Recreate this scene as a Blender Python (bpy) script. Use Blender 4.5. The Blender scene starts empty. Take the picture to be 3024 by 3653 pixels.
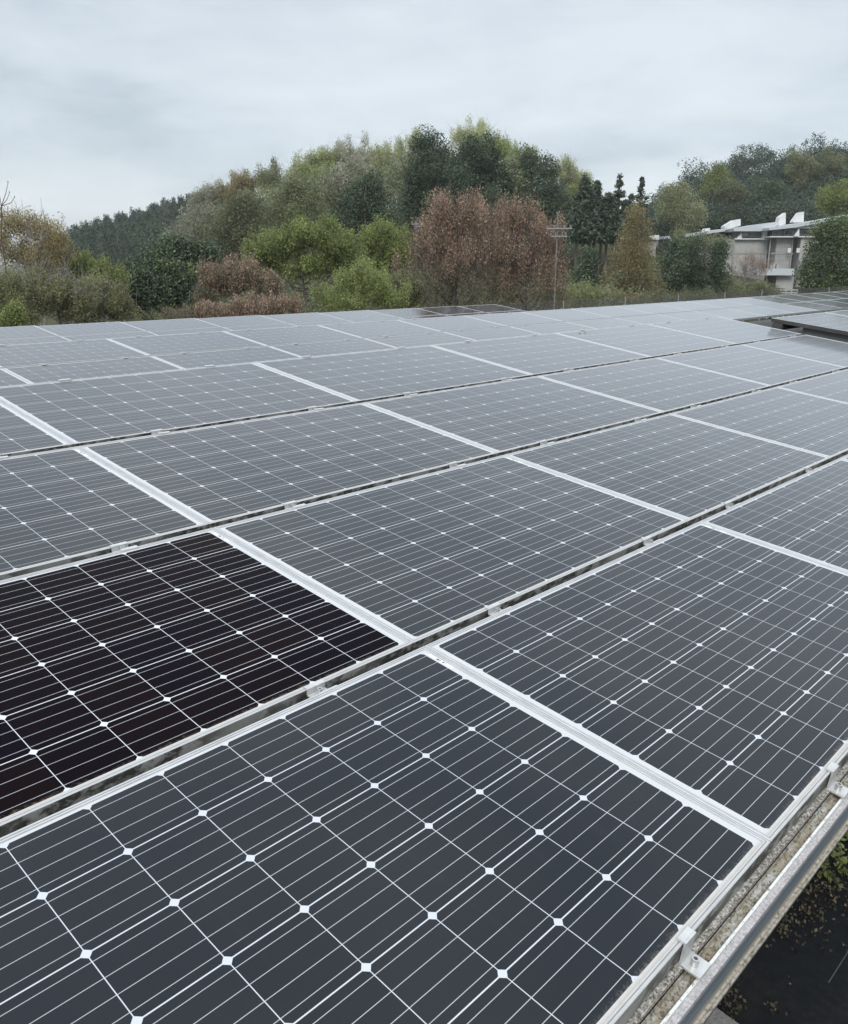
import bpy, math, random
import numpy as np
from mathutils import Matrix, Vector

# ------------------------------------------------------------------ camera, sky, sun
S = bpy.context.scene
COL = S.collection
CAMH = 6.0
PITCH = math.radians(16.1806)
FPX = 3055.04                      # focal length in pixels of the 3024 x 3653 photograph
cam_d = bpy.data.cameras.new('camera')
cam = bpy.data.objects.new('camera', cam_d)
COL.objects.link(cam)
cam.location = (0, 0, CAMH)
cam.rotation_euler = (math.pi / 2 - PITCH, 0, 0)
cam_d.sensor_fit = 'VERTICAL'
cam_d.sensor_height = 36
cam_d.lens = FPX / 3653 * 36
cam_d.clip_start = 0.05
cam_d.clip_end = 6000
S.camera = cam

w = bpy.data.worlds.new('World')
S.world = w
w.use_nodes = True
nt = w.node_tree
nt.nodes.clear()
N = nt.nodes.new
L = nt.links.new
out = N('ShaderNodeOutputWorld')
bg = N('ShaderNodeBackground')
bg.inputs[1].default_value = 0.1
sky = N('ShaderNodeTexSky')
sky.sky_type = 'NISHITA'
sky.sun_disc = False
SUN_EL, SUN_AZ = math.radians(42), math.radians(195)     # high, behind the camera to the right, veiled by cloud
sky.sun_elevation = SUN_EL
sky.sun_rotation = SUN_AZ
geo = N('ShaderNodeTexCoord')
mp = N('ShaderNodeMapping')
mp.inputs['Scale'].default_value = (1.0, 1.0, 3.4)
mp.inputs['Location'].default_value = (4.4, 1.35, 0.2)
L(geo.outputs['Generated'], mp.inputs[0])
n1 = N('ShaderNodeTexNoise')
n1.inputs['Scale'].default_value = 3.2
n1.inputs['Detail'].default_value = 7
n1.inputs['Roughness'].default_value = 0.52
n1.inputs['Distortion'].default_value = 0.35
L(mp.outputs[0], n1.inputs['Vector'])
cr = N('ShaderNodeValToRGB')
e = cr.color_ramp.elements
e[0].position, e[0].color = 0.30, (3.05, 3.48, 3.82, 1)
e[1].position, e[1].color = 0.68, (4.55, 4.88, 5.15, 1)
e2 = e.new(0.47)
e2.color = (3.9, 4.28, 4.62, 1)
n2 = N('ShaderNodeTexNoise')
n2.inputs['Scale'].default_value = 8.0
n2.inputs['Detail'].default_value = 6
n2.inputs['Roughness'].default_value = 0.6
n2.inputs['Distortion'].default_value = 0.5
L(mp.outputs[0], n2.inputs['Vector'])
ma = N('ShaderNodeMath')
ma.operation = 'MULTIPLY_ADD'
ma.inputs[1].default_value = 0.34
L(n2.outputs['Fac'], ma.inputs[0])
mb_ = N('ShaderNodeMath')
mb_.operation = 'SUBTRACT'
mb_.inputs[1].default_value = 0.17
L(n1.outputs['Fac'], mb_.inputs[0])
L(mb_.outputs[0], ma.inputs[2])
L(ma.outputs[0], cr.inputs[0])
# overcast vault: cloud brighter overhead than at the skyline
sep = N('ShaderNodeSeparateXYZ')
L(geo.outputs['Generated'], sep.inputs[0])
mr = N('ShaderNodeMapRange')
mr.inputs['From Min'].default_value = 0.25
mr.inputs['From Max'].default_value = 1.0
mr.inputs['To Min'].default_value = 1.0
mr.inputs['To Max'].default_value = 2.2
L(sep.outputs['Z'], mr.inputs['Value'])
vm = N('ShaderNodeVectorMath')
vm.operation = 'SCALE'
L(cr.outputs[0], vm.inputs[0])
L(mr.outputs[0], vm.inputs['Scale'])
mx = N('ShaderNodeMixRGB')
mx.inputs[0].default_value = 0.9
L(sky.outputs[0], mx.inputs[1])
L(vm.outputs[0], mx.inputs[2])
L(mx.outputs[0], bg.inputs[0])
L(bg.outputs[0], out.inputs[0])

sun_d = bpy.data.lights.new('sun', 'SUN')
sun_d.energy = 1.5
sun_d.angle = math.radians(30)
sun_d.color = (1.0, 0.97, 0.93)
sun = bpy.data.objects.new('sun', sun_d)
COL.objects.link(sun)
sv = Vector((math.sin(SUN_AZ) * math.cos(SUN_EL), math.cos(SUN_AZ) * math.cos(SUN_EL), math.sin(SUN_EL)))
sun.rotation_euler = sv.to_track_quat('Z', 'Y').to_euler()
sun.location = (0, 0, 60)

vs = S.view_settings
vs.view_transform = 'Standard'
vs.look = 'None'
vs.exposure = 0.8
vs.gamma = 1
vs.use_curve_mapping = False
S.cycles.max_bounces = 6
S.cycles.transparent_max_bounces = 12

# ------------------------------------------------------------------ helpers
C = 0.1592                                     # one solar cell with its gap, metres
RW = Matrix(((0.68784837, -0.72018921, 0.09051039),
             (0.72585441, 0.6824798, -0.08577123),
             (0.0, 0.12469496, 0.99219513)))   # array frame (u along the rows, v up the slope, n) in the world
TW = Vector((-0.41255346, 0.34233663, CAMH - 1.14175177))


def ray(px, py):
    x, y = (px - 1512) / FPX, (py - 1826.5) / FPX
    c, s = math.cos(PITCH), math.sin(PITCH)
    return Vector((x, c - y * s, -s - y * c))


def at(px, py, dist):
    r = ray(px, py)
    return Vector((0, 0, CAMH)) + r * (dist / r.y)


def to_px(p):
    d = Vector(p) - Vector((0, 0, CAMH))
    c, s = math.cos(PITCH), math.sin(PITCH)
    z = d.y * c - d.z * s
    yy = -d.y * s - d.z * c
    return (1512 + FPX * d.x / max(z, 1e-3), 1826.5 + FPX * yy / max(z, 1e-3), z)


class MB:
    """collects shapes and links them as ONE mesh object"""

    def __init__(self):
        self.v, self.f, self.m = [], [], []

    def add(self, verts, faces, mi=0):
        o = len(self.v)
        self.v += [tuple(p) for p in verts]
        self.f += [tuple(i + o for i in f) for f in faces]
        self.m += [mi] * len(faces)
        return self

    def box(self, a, b, mi=0):
        (x0, y0, z0), (x1, y1, z1) = a, b
        vs_ = [(x0, y0, z0), (x1, y0, z0), (x1, y1, z0), (x0, y1, z0), (x0, y0, z1), (x1, y0, z1), (x1, y1, z1), (x0, y1, z1)]
        return self.add(vs_, [(0, 3, 2, 1), (4, 5, 6, 7), (0, 1, 5, 4), (1, 2, 6, 5), (2, 3, 7, 6), (3, 0, 4, 7)], mi)

    def prism(self, pts, x0, x1, axes=(1, 2), mi=0):
        """closed outline pts in the plane of axes, extruded along the remaining axis"""
        ax = ({0, 1, 2} - set(axes)).pop()
        n = len(pts)
        vs_ = []
        for x in (x0, x1):
            for p in pts:
                q = [0, 0, 0]
                q[ax] = x
                q[axes[0]], q[axes[1]] = p
                vs_.append(tuple(q))
        fs = [tuple(range(n))[::-1], tuple(range(n, 2 * n))]
        fs += [(i, (i + 1) % n, n + (i + 1) % n, n + i) for i in range(n)]
        return self.add(vs_, fs, mi)

    def tube(self, path, radii, sides=6, mi=0, cap=True):
        path = [Vector(p) for p in path]
        n = len(path)
        vs_, fs = [], []
        for i, p in enumerate(path):
            t = (path[min(i + 1, n - 1)] - path[max(i - 1, 0)])
            if t.length < 1e-9:
                t = Vector((0, 0, 1))
            t.normalize()
            a = t.cross(Vector((0.31, 0.95, 0.05)))
            if a.length < 0.1:
                a = t.cross(Vector((1, 0, 0)))
            a.normalize()
            b = t.cross(a)
            for k in range(sides):
                an = 2 * math.pi * k / sides
                vs_.append(p + (a * math.cos(an) + b * math.sin(an)) * radii[i])
        for i in range(n - 1):
            for k in range(sides):
                k2 = (k + 1) % sides
                fs.append((i * sides + k, i * sides + k2, (i + 1) * sides + k2, (i + 1) * sides + k))
        if cap:
            fs.append(tuple(range(sides))[::-1])
            fs.append(tuple((n - 1) * sides + k for k in range(sides)))
        return self.add(vs_, fs, mi)

    def mesh(self, name, mats):
        me = bpy.data.meshes.new(name)
        me.from_pydata(self.v, [], self.f)
        for m in (mats if isinstance(mats, (list, tuple)) else [mats]):
            me.materials.append(m)
        if any(self.m):
            me.polygons.foreach_set('material_index', self.m)
        me.update()
        return me

    def build(self, name, mats, parent=None):
        return obj(name, self.mesh(name, mats), parent)


def obj(name, me, parent=None):
    o = bpy.data.objects.new(name, me)
    COL.objects.link(o)
    if parent is not None:
        o.parent = parent
    return o


def tag(o, label=None, cat=None, group=None, kind=None):
    if label:
        o['label'] = label
    if cat:
        o['category'] = cat
    if group:
        o['group'] = group
    if kind:
        o['kind'] = kind
    return o


def thing(name, label, cat, loc=(0, 0, 0), group=None, mat=None):
    o = bpy.data.objects.new(name, None)
    o.empty_display_size = 0.1
    COL.objects.link(o)
    if mat is not None:
        o.location = mat.to_translation()
        o.rotation_euler = mat.to_euler()
    else:
        o.location = loc
    return tag(o, label, cat, group)


def copy_tree(o, parent=None):
    c = o.copy()
    COL.objects.link(c)
    if parent is not None:
        c.parent = parent
    for ch in [x for x in PARTS.get(o.name, [])]:
        copy_tree(ch, c)
    return c


PARTS = {}
ORD = ['first', 'second', 'third', 'fourth', 'fifth', 'sixth', 'seventh', 'eighth', 'ninth', 'tenth', 'eleventh',
       'twelfth', 'thirteenth', 'fourteenth', 'fifteenth', 'sixteenth', 'seventeenth', 'eighteenth', 'nineteenth', 'twentieth']


# ------------------------------------------------------------------ materials
class NT:
    def __init__(self, name):
        self.mat = bpy.data.materials.new(name)
        self.mat.use_nodes = True
        self.t = self.mat.node_tree
        self.p = self.t.nodes['Principled BSDF']

    def n(self, typ, **kw):
        nd = self.t.nodes.new(typ)
        for k, v in kw.items():
            setattr(nd, k, v)
        return nd

    def l(self, a, b):
        self.t.links.new(a, b)

    def math(self, op, a, b=None, c=None):
        nd = self.n('ShaderNodeMath', operation=op)
        for i, x in enumerate((a, b, c)):
            if x is None:
                continue
            if isinstance(x, (int, float)):
                nd.inputs[i].default_value = x
            else:
                self.l(x, nd.inputs[i])
        return nd.outputs[0]

    def noise(self, scale, detail=4, rough=0.55, vec=None, dist=0.0):
        nd = self.n('ShaderNodeTexNoise')
        nd.inputs['Scale'].default_value = scale
        nd.inputs['Detail'].default_value = detail
        nd.inputs['Roughness'].default_value = rough
        nd.inputs['Distortion'].default_value = dist
        if vec is None:
            vec = self.objco()
        self.l(vec, nd.inputs['Vector'])
        return nd.outputs['Fac']

    def objco(self):
        if not hasattr(self, '_oc'):
            self._oc = self.n('ShaderNodeTexCoord')
        return self._oc.outputs['Object']

    def scaled(self, sc, vec=None):
        nd = self.n('ShaderNodeMapping')
        nd.inputs['Scale'].default_value = sc
        self.l(vec or self.objco(), nd.inputs[0])
        return nd.outputs[0]

    def ramp(self, fac, stops):
        nd = self.n('ShaderNodeValToRGB')
        el = nd.color_ramp.elements
        el[0].position, el[0].color = stops[0][0], (*stops[0][1], 1)
        el[1].position, el[1].color = stops[-1][0], (*stops[-1][1], 1)
        for p, c in stops[1:-1]:
            el.new(p).color = (*c, 1)
        self.l(fac, nd.inputs[0])
        return nd.outputs[0]

    def mix(self, fac, a, b):
        nd = self.n('ShaderNodeMixRGB')
        for i, x in enumerate((fac, a, b)):
            if isinstance(x, (int, float)):
                nd.inputs[i].default_value = x
            elif isinstance(x, tuple):
                nd.inputs[i].default_value = (*x, 1)
            else:
                self.l(x, nd.inputs[i])
        return nd.outputs[0]

    def smooth(self, v, a, b):
        nd = self.n('ShaderNodeMapRange', interpolation_type='SMOOTHSTEP')
        self.l(v, nd.inputs['Value'])
        nd.inputs['From Min'].default_value = a
        nd.inputs['From Max'].default_value = b
        return nd.outputs[0]

    def bump(self, h, strength, dist=0.01):
        nd = self.n('ShaderNodeBump')
        nd.inputs['Strength'].default_value = strength
        nd.inputs['Distance'].default_value = dist
        self.l(h, nd.inputs['Height'])
        self.l(nd.outputs[0], self.p.inputs['Normal'])

    def fin(self, color=None, rough=0.6, metal=0.0, spec=0.5):
        if color is not None:
            if isinstance(color, tuple):
                self.p.inputs['Base Color'].default_value = (*color, 1)
            else:
                self.l(color, self.p.inputs['Base Color'])
        if isinstance(rough, (int, float)):
            self.p.inputs['Roughness'].default_value = rough
        else:
            self.l(rough, self.p.inputs['Roughness'])
        self.p.inputs['Metallic'].default_value = metal
        self.p.inputs['Specular IOR Level'].default_value = spec
        return self.mat


def mat_cells(name, cell_a, cell_b, spec, rough, dust, gapcol, haze, ior=1.42, sheen=1.0):
    m = NT(name)
    sx = m.n('ShaderNodeSeparateXYZ')
    m.l(m.objco(), sx.inputs[0])
    x = m.math('DIVIDE', sx.outputs[0], C)
    y = m.math('DIVIDE', sx.outputs[1], C)
    fx, fy = m.math('FRACT', x), m.math('FRACT', y)
    ex = m.math('MINIMUM', fx, m.math('SUBTRACT', 1.0, fx))
    ey = m.math('MINIMUM', fy, m.math('SUBTRACT', 1.0, fy))
    gx = m.math('LESS_THAN', ex, 0.0055)
    gy = m.math('LESS_THAN', ey, 0.0085)
    dia = m.math('LESS_THAN', m.math('ADD', ex, ey), 0.070)
    # a rounded diamond: the corner of a pseudo-square cell
    gap = m.math('MAXIMUM', m.math('MAXIMUM', gx, gy), dia)
    q = m.math('ABSOLUTE', m.math('SUBTRACT', m.math('FRACT', m.math('MULTIPLY', fy, 4.0)), 0.5))
    bus = m.math('LESS_THAN', q, 0.0165)
    # outside the cell field: white backsheet
    ox = m.math('MAXIMUM', m.math('LESS_THAN', x, 0.012), m.math('GREATER_THAN', x, 9.988))
    oy = m.math('MAXIMUM', m.math('LESS_THAN', y, 0.012), m.math('GREATER_THAN', y, 5.988))
    outm = m.math('MAXIMUM', ox, oy)
    # per-cell tint
    fl = m.n('ShaderNodeCombineXYZ')
    m.l(m.math('FLOOR', x), fl.inputs[0])
    m.l(m.math('FLOOR', y), fl.inputs[1])
    oi = m.n('ShaderNodeObjectInfo')
    m.l(m.math('MULTIPLY', oi.outputs['Random'], 57.0), fl.inputs[2])
    wn = m.n('ShaderNodeTexWhiteNoise')
    wn.noise_dimensions = '3D'
    m.l(fl.outputs[0], wn.inputs['Vector'])
    cell = m.mix(wn.outputs['Value'], cell_a, cell_b)
    # fine screen-printed fingers, far too thin to see singly
    col = m.mix(bus, cell, (0.40, 0.41, 0.43))
    col = m.mix(gap, col, gapcol)
    # interconnects end at the outermost cells
    wdirt = m.math('SUBTRACT', 1.0, m.smooth(m.math('ADD', y, m.math('MULTIPLY', m.noise(18, 5, .7), .10)), 0.0, 0.09))
    col = m.mix(outm, col, m.mix(m.math('MULTIPLY', wdirt, .6), (0.50, 0.51, 0.525), (0.40, 0.35, 0.28)))
    # wind-blown dust film, thickest along the lower edge where the rain leaves it
    nf = m.noise(110, 6, 0.8)
    nl = m.noise(3.2, 3, 0.6)
    edge = m.math('ADD', y, m.math('MULTIPLY', m.math('SUBTRACT', nf, 0.5), 0.42))
    low = m.math('SUBTRACT', 1.0, m.smooth(edge, -0.10, 0.075))
    low = m.math('MULTIPLY', low, m.math('MULTIPLY', m.smooth(nl, 0.30, 0.6), dust))
    col = m.mix(m.math('MULTIPLY', low, 0.55), col, (0.36, 0.32, 0.25))
    film = m.math('MULTIPLY', m.smooth(m.noise(2.1, 5, 0.65, dist=0.6), 0.35, 0.75), haze)
    run = m.noise(1.0, 6, 0.7, m.scaled((26, 1.6, 1)))
    film = m.math('ADD', film, m.math('MULTIPLY', m.smooth(run, 0.5, 0.75), m.math('MULTIPLY', m.smooth(nl, 0.35, 0.65), haze * 1.5)))
    col = m.mix(film, col, (0.42, 0.43, 0.44))
    # specks: pollen and droppings
    vo = m.n('ShaderNodeTexVoronoi')
    vo.inputs['Scale'].default_value = 9
    m.l(m.objco(), vo.inputs['Vector'])
    sp = m.math('LESS_THAN', vo.outputs['Distance'], 0.028)
    keep = m.math('GREATER_THAN', m.noise(1.3, 2), 0.56)
    col = m.mix(m.math('MULTIPLY', m.math('MULTIPLY', sp, keep), 0.55), col, (0.5, 0.49, 0.46))
    r = m.math('ADD', rough, m.math('MULTIPLY', nl, 0.06))
    mat = m.fin(col, r, 0, spec)
    m.p.inputs['IOR'].default_value = ior
    m.p.inputs['Sheen Weight'].default_value = sheen
    m.p.inputs['Sheen Roughness'].default_value = 0.27
    m.p.inputs['Sheen Tint'].default_value = (.93, .955, 1.0, 1)
    return mat


M = {}
M['cells'] = mat_cells('panel_glass_dusty', (0.0035, 0.0062, 0.0105), (0.0060, 0.0085, 0.0130), 0.40, 0.07, 0.85, (0.50, 0.52, 0.56), 0.005)
M['cells_dark'] = mat_cells('panel_glass_clear', (0.0036, 0.0024, 0.0052), (0.0060, 0.0032, 0.0042), 0.06, 0.08, 0.9, (0.58, 0.59, 0.62), 0.0, 1.25, 0.03)
M['cells_far'] = mat_cells('panel_glass_rinsed', (0.006, 0.008, 0.012), (0.009, 0.011, 0.015), 0.5, 0.05, 0.6, (0.58, 0.60, 0.64), 0.01, 1.5, 0.12)
m = NT('aluminium_frame')
sx = m.n('ShaderNodeSeparateXYZ')
m.l(m.objco(), sx.inputs[0])
clean = m.ramp(m.noise(14, 5, .65), [(0.3, (0.43, 0.44, 0.445)), (0.7, (0.55, 0.555, 0.56))])
lowlip = m.math('SUBTRACT', 1.0, m.smooth(m.math('ADD', sx.outputs[1], m.math('MULTIPLY', m.noise(24, 5, .7), .012)), -0.004, 0.008))
clean = m.mix(m.math('MULTIPLY', lowlip, .18), clean, (0.40, 0.36, 0.30))
scr = m.smooth(m.noise(90, 4, .8), .58, .72)
M['alu'] = m.fin(m.mix(m.math('MULTIPLY', scr, .35), clean, (0.30, 0.30, 0.29)), 0.42, 0.35, 0.5)
# the frame's outer faces: aluminium with black algae streaks
m = NT('frame_side_stained')
a_ = m.noise(30, 6, 0.7, m.scaled((0.7, 1, 1)), 0.2)
b_ = m.noise(2.2, 3)
k_ = m.math('MULTIPLY', m.smooth(a_, 0.40, 0.56), m.smooth(b_, 0.36, 0.52))
M['side'] = m.fin(m.mix(k_, (0.30, 0.30, 0.285), (0.045, 0.045, 0.038)), 0.6, 0.2)
m = NT('frame_side_dull')
M['side_far'] = m.fin((0.32, 0.33, 0.33), 0.55, 0.3)
m = NT('barcode_label')
sx = m.n('ShaderNodeSeparateXYZ')
m.l(m.objco(), sx.inputs[0])
wn = m.n('ShaderNodeTexWhiteNoise')
wn.noise_dimensions = '1D'
m.l(m.math('FLOOR', m.math('MULTIPLY', sx.outputs[1], 700)), wn.inputs['W'])
inb = m.math('MULTIPLY', m.math('LESS_THAN', m.math('ABSOLUTE', sx.outputs[1]), 0.021), m.math('LESS_THAN', m.math('ABSOLUTE', sx.outputs[0]), 0.0035))
M['barcode'] = m.fin(m.mix(m.math('MULTIPLY', inb, m.math('GREATER_THAN', wn.outputs['Value'], 0.5)), (0.72, 0.73, 0.73), (0.08, 0.08, 0.08)), 0.5)
m = NT('clamp_aluminium')
M['clamp'] = m.fin(m.ramp(m.noise(40, 4), [(0.3, (0.48, 0.48, 0.475)), (0.7, (0.62, 0.62, 0.615))]), 0.4, 0.45)
m = NT('bolt_steel')
M['bolt'] = m.fin((0.55, 0.55, 0.54), 0.35, 0.8)
m = NT('socket_dark')
M['dark'] = m.fin((0.02, 0.02, 0.02), 0.7)
m = NT('lichened_rail')
g_ = m.noise(130, 6, 0.75)
h_ = m.noise(22, 5, 0.7, m.scaled((1, 2.4, 1)))
c1 = m.ramp(h_, [(0.36, (0.25, 0.205, 0.145)), (0.5, (0.30, 0.28, 0.23)), (0.62, (0.40, 0.405, 0.385))])
M['lichen'] = m.fin(m.mix(m.smooth(g_, 0.46, 0.62), c1, (0.10, 0.085, 0.06)), 0.9, 0, 0.2)
m.bump(g_, 0.6, 0.004)
m = NT('speckled_flange')
g_ = m.noise(210, 5, 0.7)
M['speckle'] = m.fin(m.ramp(g_, [(0.40, (0.07, 0.06, 0.05)), (0.52, (0.28, 0.26, 0.23)), (0.62, (0.50, 0.49, 0.46))]), 0.85, 0, 0.3)
m = NT('white_lip')
g_ = m.noise(120, 5, 0.7)
M['lip'] = m.fin(m.ramp(g_, [(0.36, (0.30, 0.28, 0.25)), (0.46, (0.66, 0.67, 0.65)), (0.7, (0.74, 0.75, 0.74))]), 0.55, 0.1)
m = NT('weathered_flat_strip')
g_ = m.noise(160, 6, 0.75)
M['strip'] = m.fin(m.ramp(g_, [(0.35, (0.22, 0.20, 0.20)), (0.55, (0.40, 0.385, 0.39)), (0.7, (0.52, 0.51, 0.51))]), 0.8, 0, 0.3)
m = NT('blue_grey_fascia')
sx = m.n('ShaderNodeSeparateXYZ')
m.l(m.objco(), sx.inputs[0])
z_ = sx.outputs[2]
ln = m.math('LESS_THAN', m.math('ABSOLUTE', m.math('ADD', z_, 0.0985)), 0.0009)
base = m.mix(m.smooth(m.noise(7, 5, 0.6, m.scaled((0.3, 1, 1))), 0.35, 0.7), (0.13, 0.16, 0.185), (0.205, 0.235, 0.26))
mud = m.math('MULTIPLY', m.math('SUBTRACT', 1.0, m.smooth(m.math('ADD', z_, m.math('MULTIPLY', m.noise(35, 5, 0.7), 0.02)), -0.122, -0.098)), 0.9)
base = m.mix(mud, base, (0.38, 0.32, 0.24))
M['fascia'] = m.fin(m.mix(m.math('MULTIPLY', ln, 0.55), base, (0.42, 0.46, 0.5)), 0.45, 0.1)
m = NT('tan_bead')
M['bead'] = m.fin(m.ramp(m.noise(90, 5, 0.7), [(0.36, (0.10, 0.088, 0.065)), (0.5, (0.30, 0.275, 0.23)), (0.7, (0.40, 0.38, 0.345))]), 0.7)
m = NT('roof_felt_shaded_side')
M['roof'] = m.fin(m.ramp(m.noise(3, 5), [(0.3, (0.03, 0.03, 0.03)), (0.7, (0.06, 0.058, 0.055))]), 0.9)
m = NT('grey_render_wall')
M['wallg'] = m.fin(m.ramp(m.noise(2, 5), [(0.3, (0.24, 0.24, 0.23)), (0.7, (0.32, 0.31, 0.30))]), 0.9)
m = NT('dark_shaded_paving')  # dark asphalt taken near-black: the shade below the eave is in its colour
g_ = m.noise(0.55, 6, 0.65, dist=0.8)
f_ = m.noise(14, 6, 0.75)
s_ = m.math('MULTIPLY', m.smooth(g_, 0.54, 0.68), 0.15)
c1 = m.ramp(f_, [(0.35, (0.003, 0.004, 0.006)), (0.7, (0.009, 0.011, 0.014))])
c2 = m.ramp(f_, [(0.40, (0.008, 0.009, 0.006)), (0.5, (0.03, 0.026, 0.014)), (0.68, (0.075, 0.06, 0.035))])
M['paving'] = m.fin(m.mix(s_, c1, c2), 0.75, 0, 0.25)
m = NT('meadow_ground')
M['ground'] = m.fin(m.ramp(m.noise(0.25, 8, 0.7), [(0.3, (0.025, 0.032, 0.014)), (0.55, (0.05, 0.055, 0.025)), (0.75, (0.085, 0.07, 0.04))]), 0.95, 0, 0.2)
m = NT('kerb_concrete')
g_ = m.noise(55, 6, 0.75)
M['concrete'] = m.fin(m.ramp(g_, [(0.35, (0.10, 0.10, 0.095)), (0.65, (0.26, 0.25, 0.24))]), 0.9)
m = NT('dark_grey_beam')
M['beam'] = m.fin((.11, .115, .115), .7)
m = NT('joint_filler')
M['lichen_dark'] = m.fin((.07, .075, .075), .9)
m = NT('pole_concrete')
M['pole'] = m.fin((0.17, 0.165, 0.155), 0.85)
m = NT('galvanised_steel')
M['galv'] = m.fin((0.27, 0.28, 0.29), 0.55, 0.3)
m = NT('wire_dull')
M['wire'] = m.fin((0.10, 0.10, 0.09), 0.7, 0.2)


LEAFK = 2.3


def leaf_mat(name, stops, trans=0.42):
    m = NT(name)
    at_ = m.n('ShaderNodeAttribute')
    at_.attribute_name = 'tint'
    c = m.ramp(at_.outputs['Fac'], [(p, tuple(min(.6, (x * .88 + .12 * sum(q) / 3) * LEAFK) for x in q)) for p, q in stops])
    m.fin(c, 0.7, 0, 0.25)
    tr = m.n('ShaderNodeBsdfTranslucent')
    m.l(c, tr.inputs[0])
    ms = m.n('ShaderNodeMixShader')
    ms.inputs[0].default_value = trans
    o = m.t.nodes['Material Output']
    m.l(m.p.outputs[0], ms.inputs[1])
    m.l(tr.outputs[0], ms.inputs[2])
    m.l(ms.outputs[0], o.inputs[0])
    return m.mat


LEAF = {
    'yellow': leaf_mat('budding_yellow', [(0, (0.085, 0.066, 0.026)), (0.5, (0.150, 0.124, 0.052)), (1, (0.235, 0.195, 0.075))]),
    'olive': leaf_mat('olive_twigs', [(0, (0.050, 0.048, 0.028)), (0.5, (0.098, 0.098, 0.050)), (1, (0.165, 0.172, 0.070))]),
    'fresh': leaf_mat('fresh_green', [(0, (0.052, 0.062, 0.024)), (0.5, (0.098, 0.115, 0.036)), (1, (0.155, 0.185, 0.055))]),
    'lime': leaf_mat('lime_green', [(0, (0.070, 0.082, 0.030)), (0.5, (0.130, 0.152, 0.050)), (1, (0.21, 0.245, 0.075))]),
    'dark': leaf_mat('dark_evergreen', [(0, (0.014, 0.021, 0.015)), (0.5, (0.027, 0.040, 0.025)), (1, (0.050, 0.072, 0.036))], 0.15),
    'pine': leaf_mat('pine_needles', [(0, (0.018, 0.027, 0.020)), (0.5, (0.032, 0.046, 0.032)), (1, (0.052, 0.070, 0.044))], 0.12),
    'red': leaf_mat('reddish_buds', [(0, (0.110, 0.070, 0.053)), (0.5, (0.195, 0.122, 0.090)), (1, (0.29, 0.182, 0.132))]),
    'brown': leaf_mat('olive_brown', [(0, (0.054, 0.050, 0.033)), (0.5, (0.098, 0.086, 0.055)), (1, (0.150, 0.126, 0.080))]),
    'pale': leaf_mat('pale_spring_green', [(0, (0.105, 0.118, 0.065)), (0.5, (0.170, 0.188, 0.095)), (1, (0.26, 0.28, 0.135))]),
    'palegrey': leaf_mat('pale_grey_buds', [(0, (0.095, 0.097, 0.070)), (0.5, (0.150, 0.150, 0.105)), (1, (0.225, 0.222, 0.160))]),
    'greyolive': leaf_mat('grey_olive', [(0, (0.046, 0.052, 0.030)), (0.5, (0.090, 0.098, 0.052)), (1, (0.145, 0.155, 0.078))]),
    'ochre': leaf_mat('ochre_green', [(0, (0.066, 0.058, 0.030)), (0.5, (0.120, 0.104, 0.052)), (1, (0.185, 0.158, 0.075))]),
}
LEAF['litter'] = leaf_mat('dead_leaves', [(0, (.010, .009, .006)), (.5, (.03, .026, .016)), (1, (.075, .058, .030))], .1)
m = NT('bark_grey')
M['bark'] = m.fin(m.ramp(m.noise(9, 5), [(0.3, (0.055, 0.045, 0.038)), (0.7, (0.13, 0.11, 0.095))]), 0.9)
m = NT('bark_pale')
M['barkp'] = m.fin(m.ramp(m.noise(9, 5), [(0.3, (0.14, 0.125, 0.11)), (0.7, (0.28, 0.26, 0.235))]), 0.9)
m = NT('bark_dark')
M['barkd'] = m.fin((0.045, 0.036, 0.030), 0.9)

# ------------------------------------------------------------------ ground, hills
HILLS = [(13.0, 2, 118, 27, 24), (21.0, -26, 236, 42, 40), (26.0, 88, 190, 31, 38), (12.0, 195, 215, 60, 50)]


def H(x, y):
    z = 0.0
    for a, cx, cy, sx_, sy_ in HILLS:
        z += a * math.exp(-0.5 * (((x - cx) / sx_) ** 2 + ((y - cy) / sy_) ** 2))
    t = min(1, max(0, (math.hypot(x, y) - 30) / 25))
    return z * t


def build_ground():
    xs = sorted(set([-3000, -1500, -700, -400] + list(range(-300, 321, 8)) + [400, 700, 1500, 3000]))
    ys = sorted(set([-3000, -800, -200, -60, -20] + list(range(0, 361, 8)) + [420, 600, 1000, 2000, 4000]))
    mb = MB()
    nx = len(xs)
    vs_ = [(x, y, H(x, y)) for y in ys for x in xs]
    fs = [(j * nx + i, j * nx + i + 1, (j + 1) * nx + i + 1, (j + 1) * nx + i) for j in range(len(ys) - 1) for i in range(nx - 1)]
    mb.add(vs_, fs)
    tag(mb.build('ground', M['ground']), kind='structure')


build_ground()

# ------------------------------------------------------------------ the solar arrays
PUU, PVV = 10.372, 6.476


def amat(u, v, z, tilt=0.0, roll=0.0):
    """world matrix of a point of the array frame (cells), tilted about the row direction"""
    p = RW @ (Vector((u, v, z)) * C) + TW
    Rt = RW @ Matrix.Rotation(tilt, 3, 'X') @ Matrix.Rotation(-roll, 3, 'Y')
    mt = Rt.to_4x4()
    mt.translation = p
    return mt


ARR = Matrix.Translation(TW) @ RW.to_4x4()      # array frame in metres
X0, X1, Y0, Y1 = -0.180 * C, 10.180 * C, -0.1155 * C, 6.1155 * C
FH = 0.042                                      # frame depth


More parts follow.
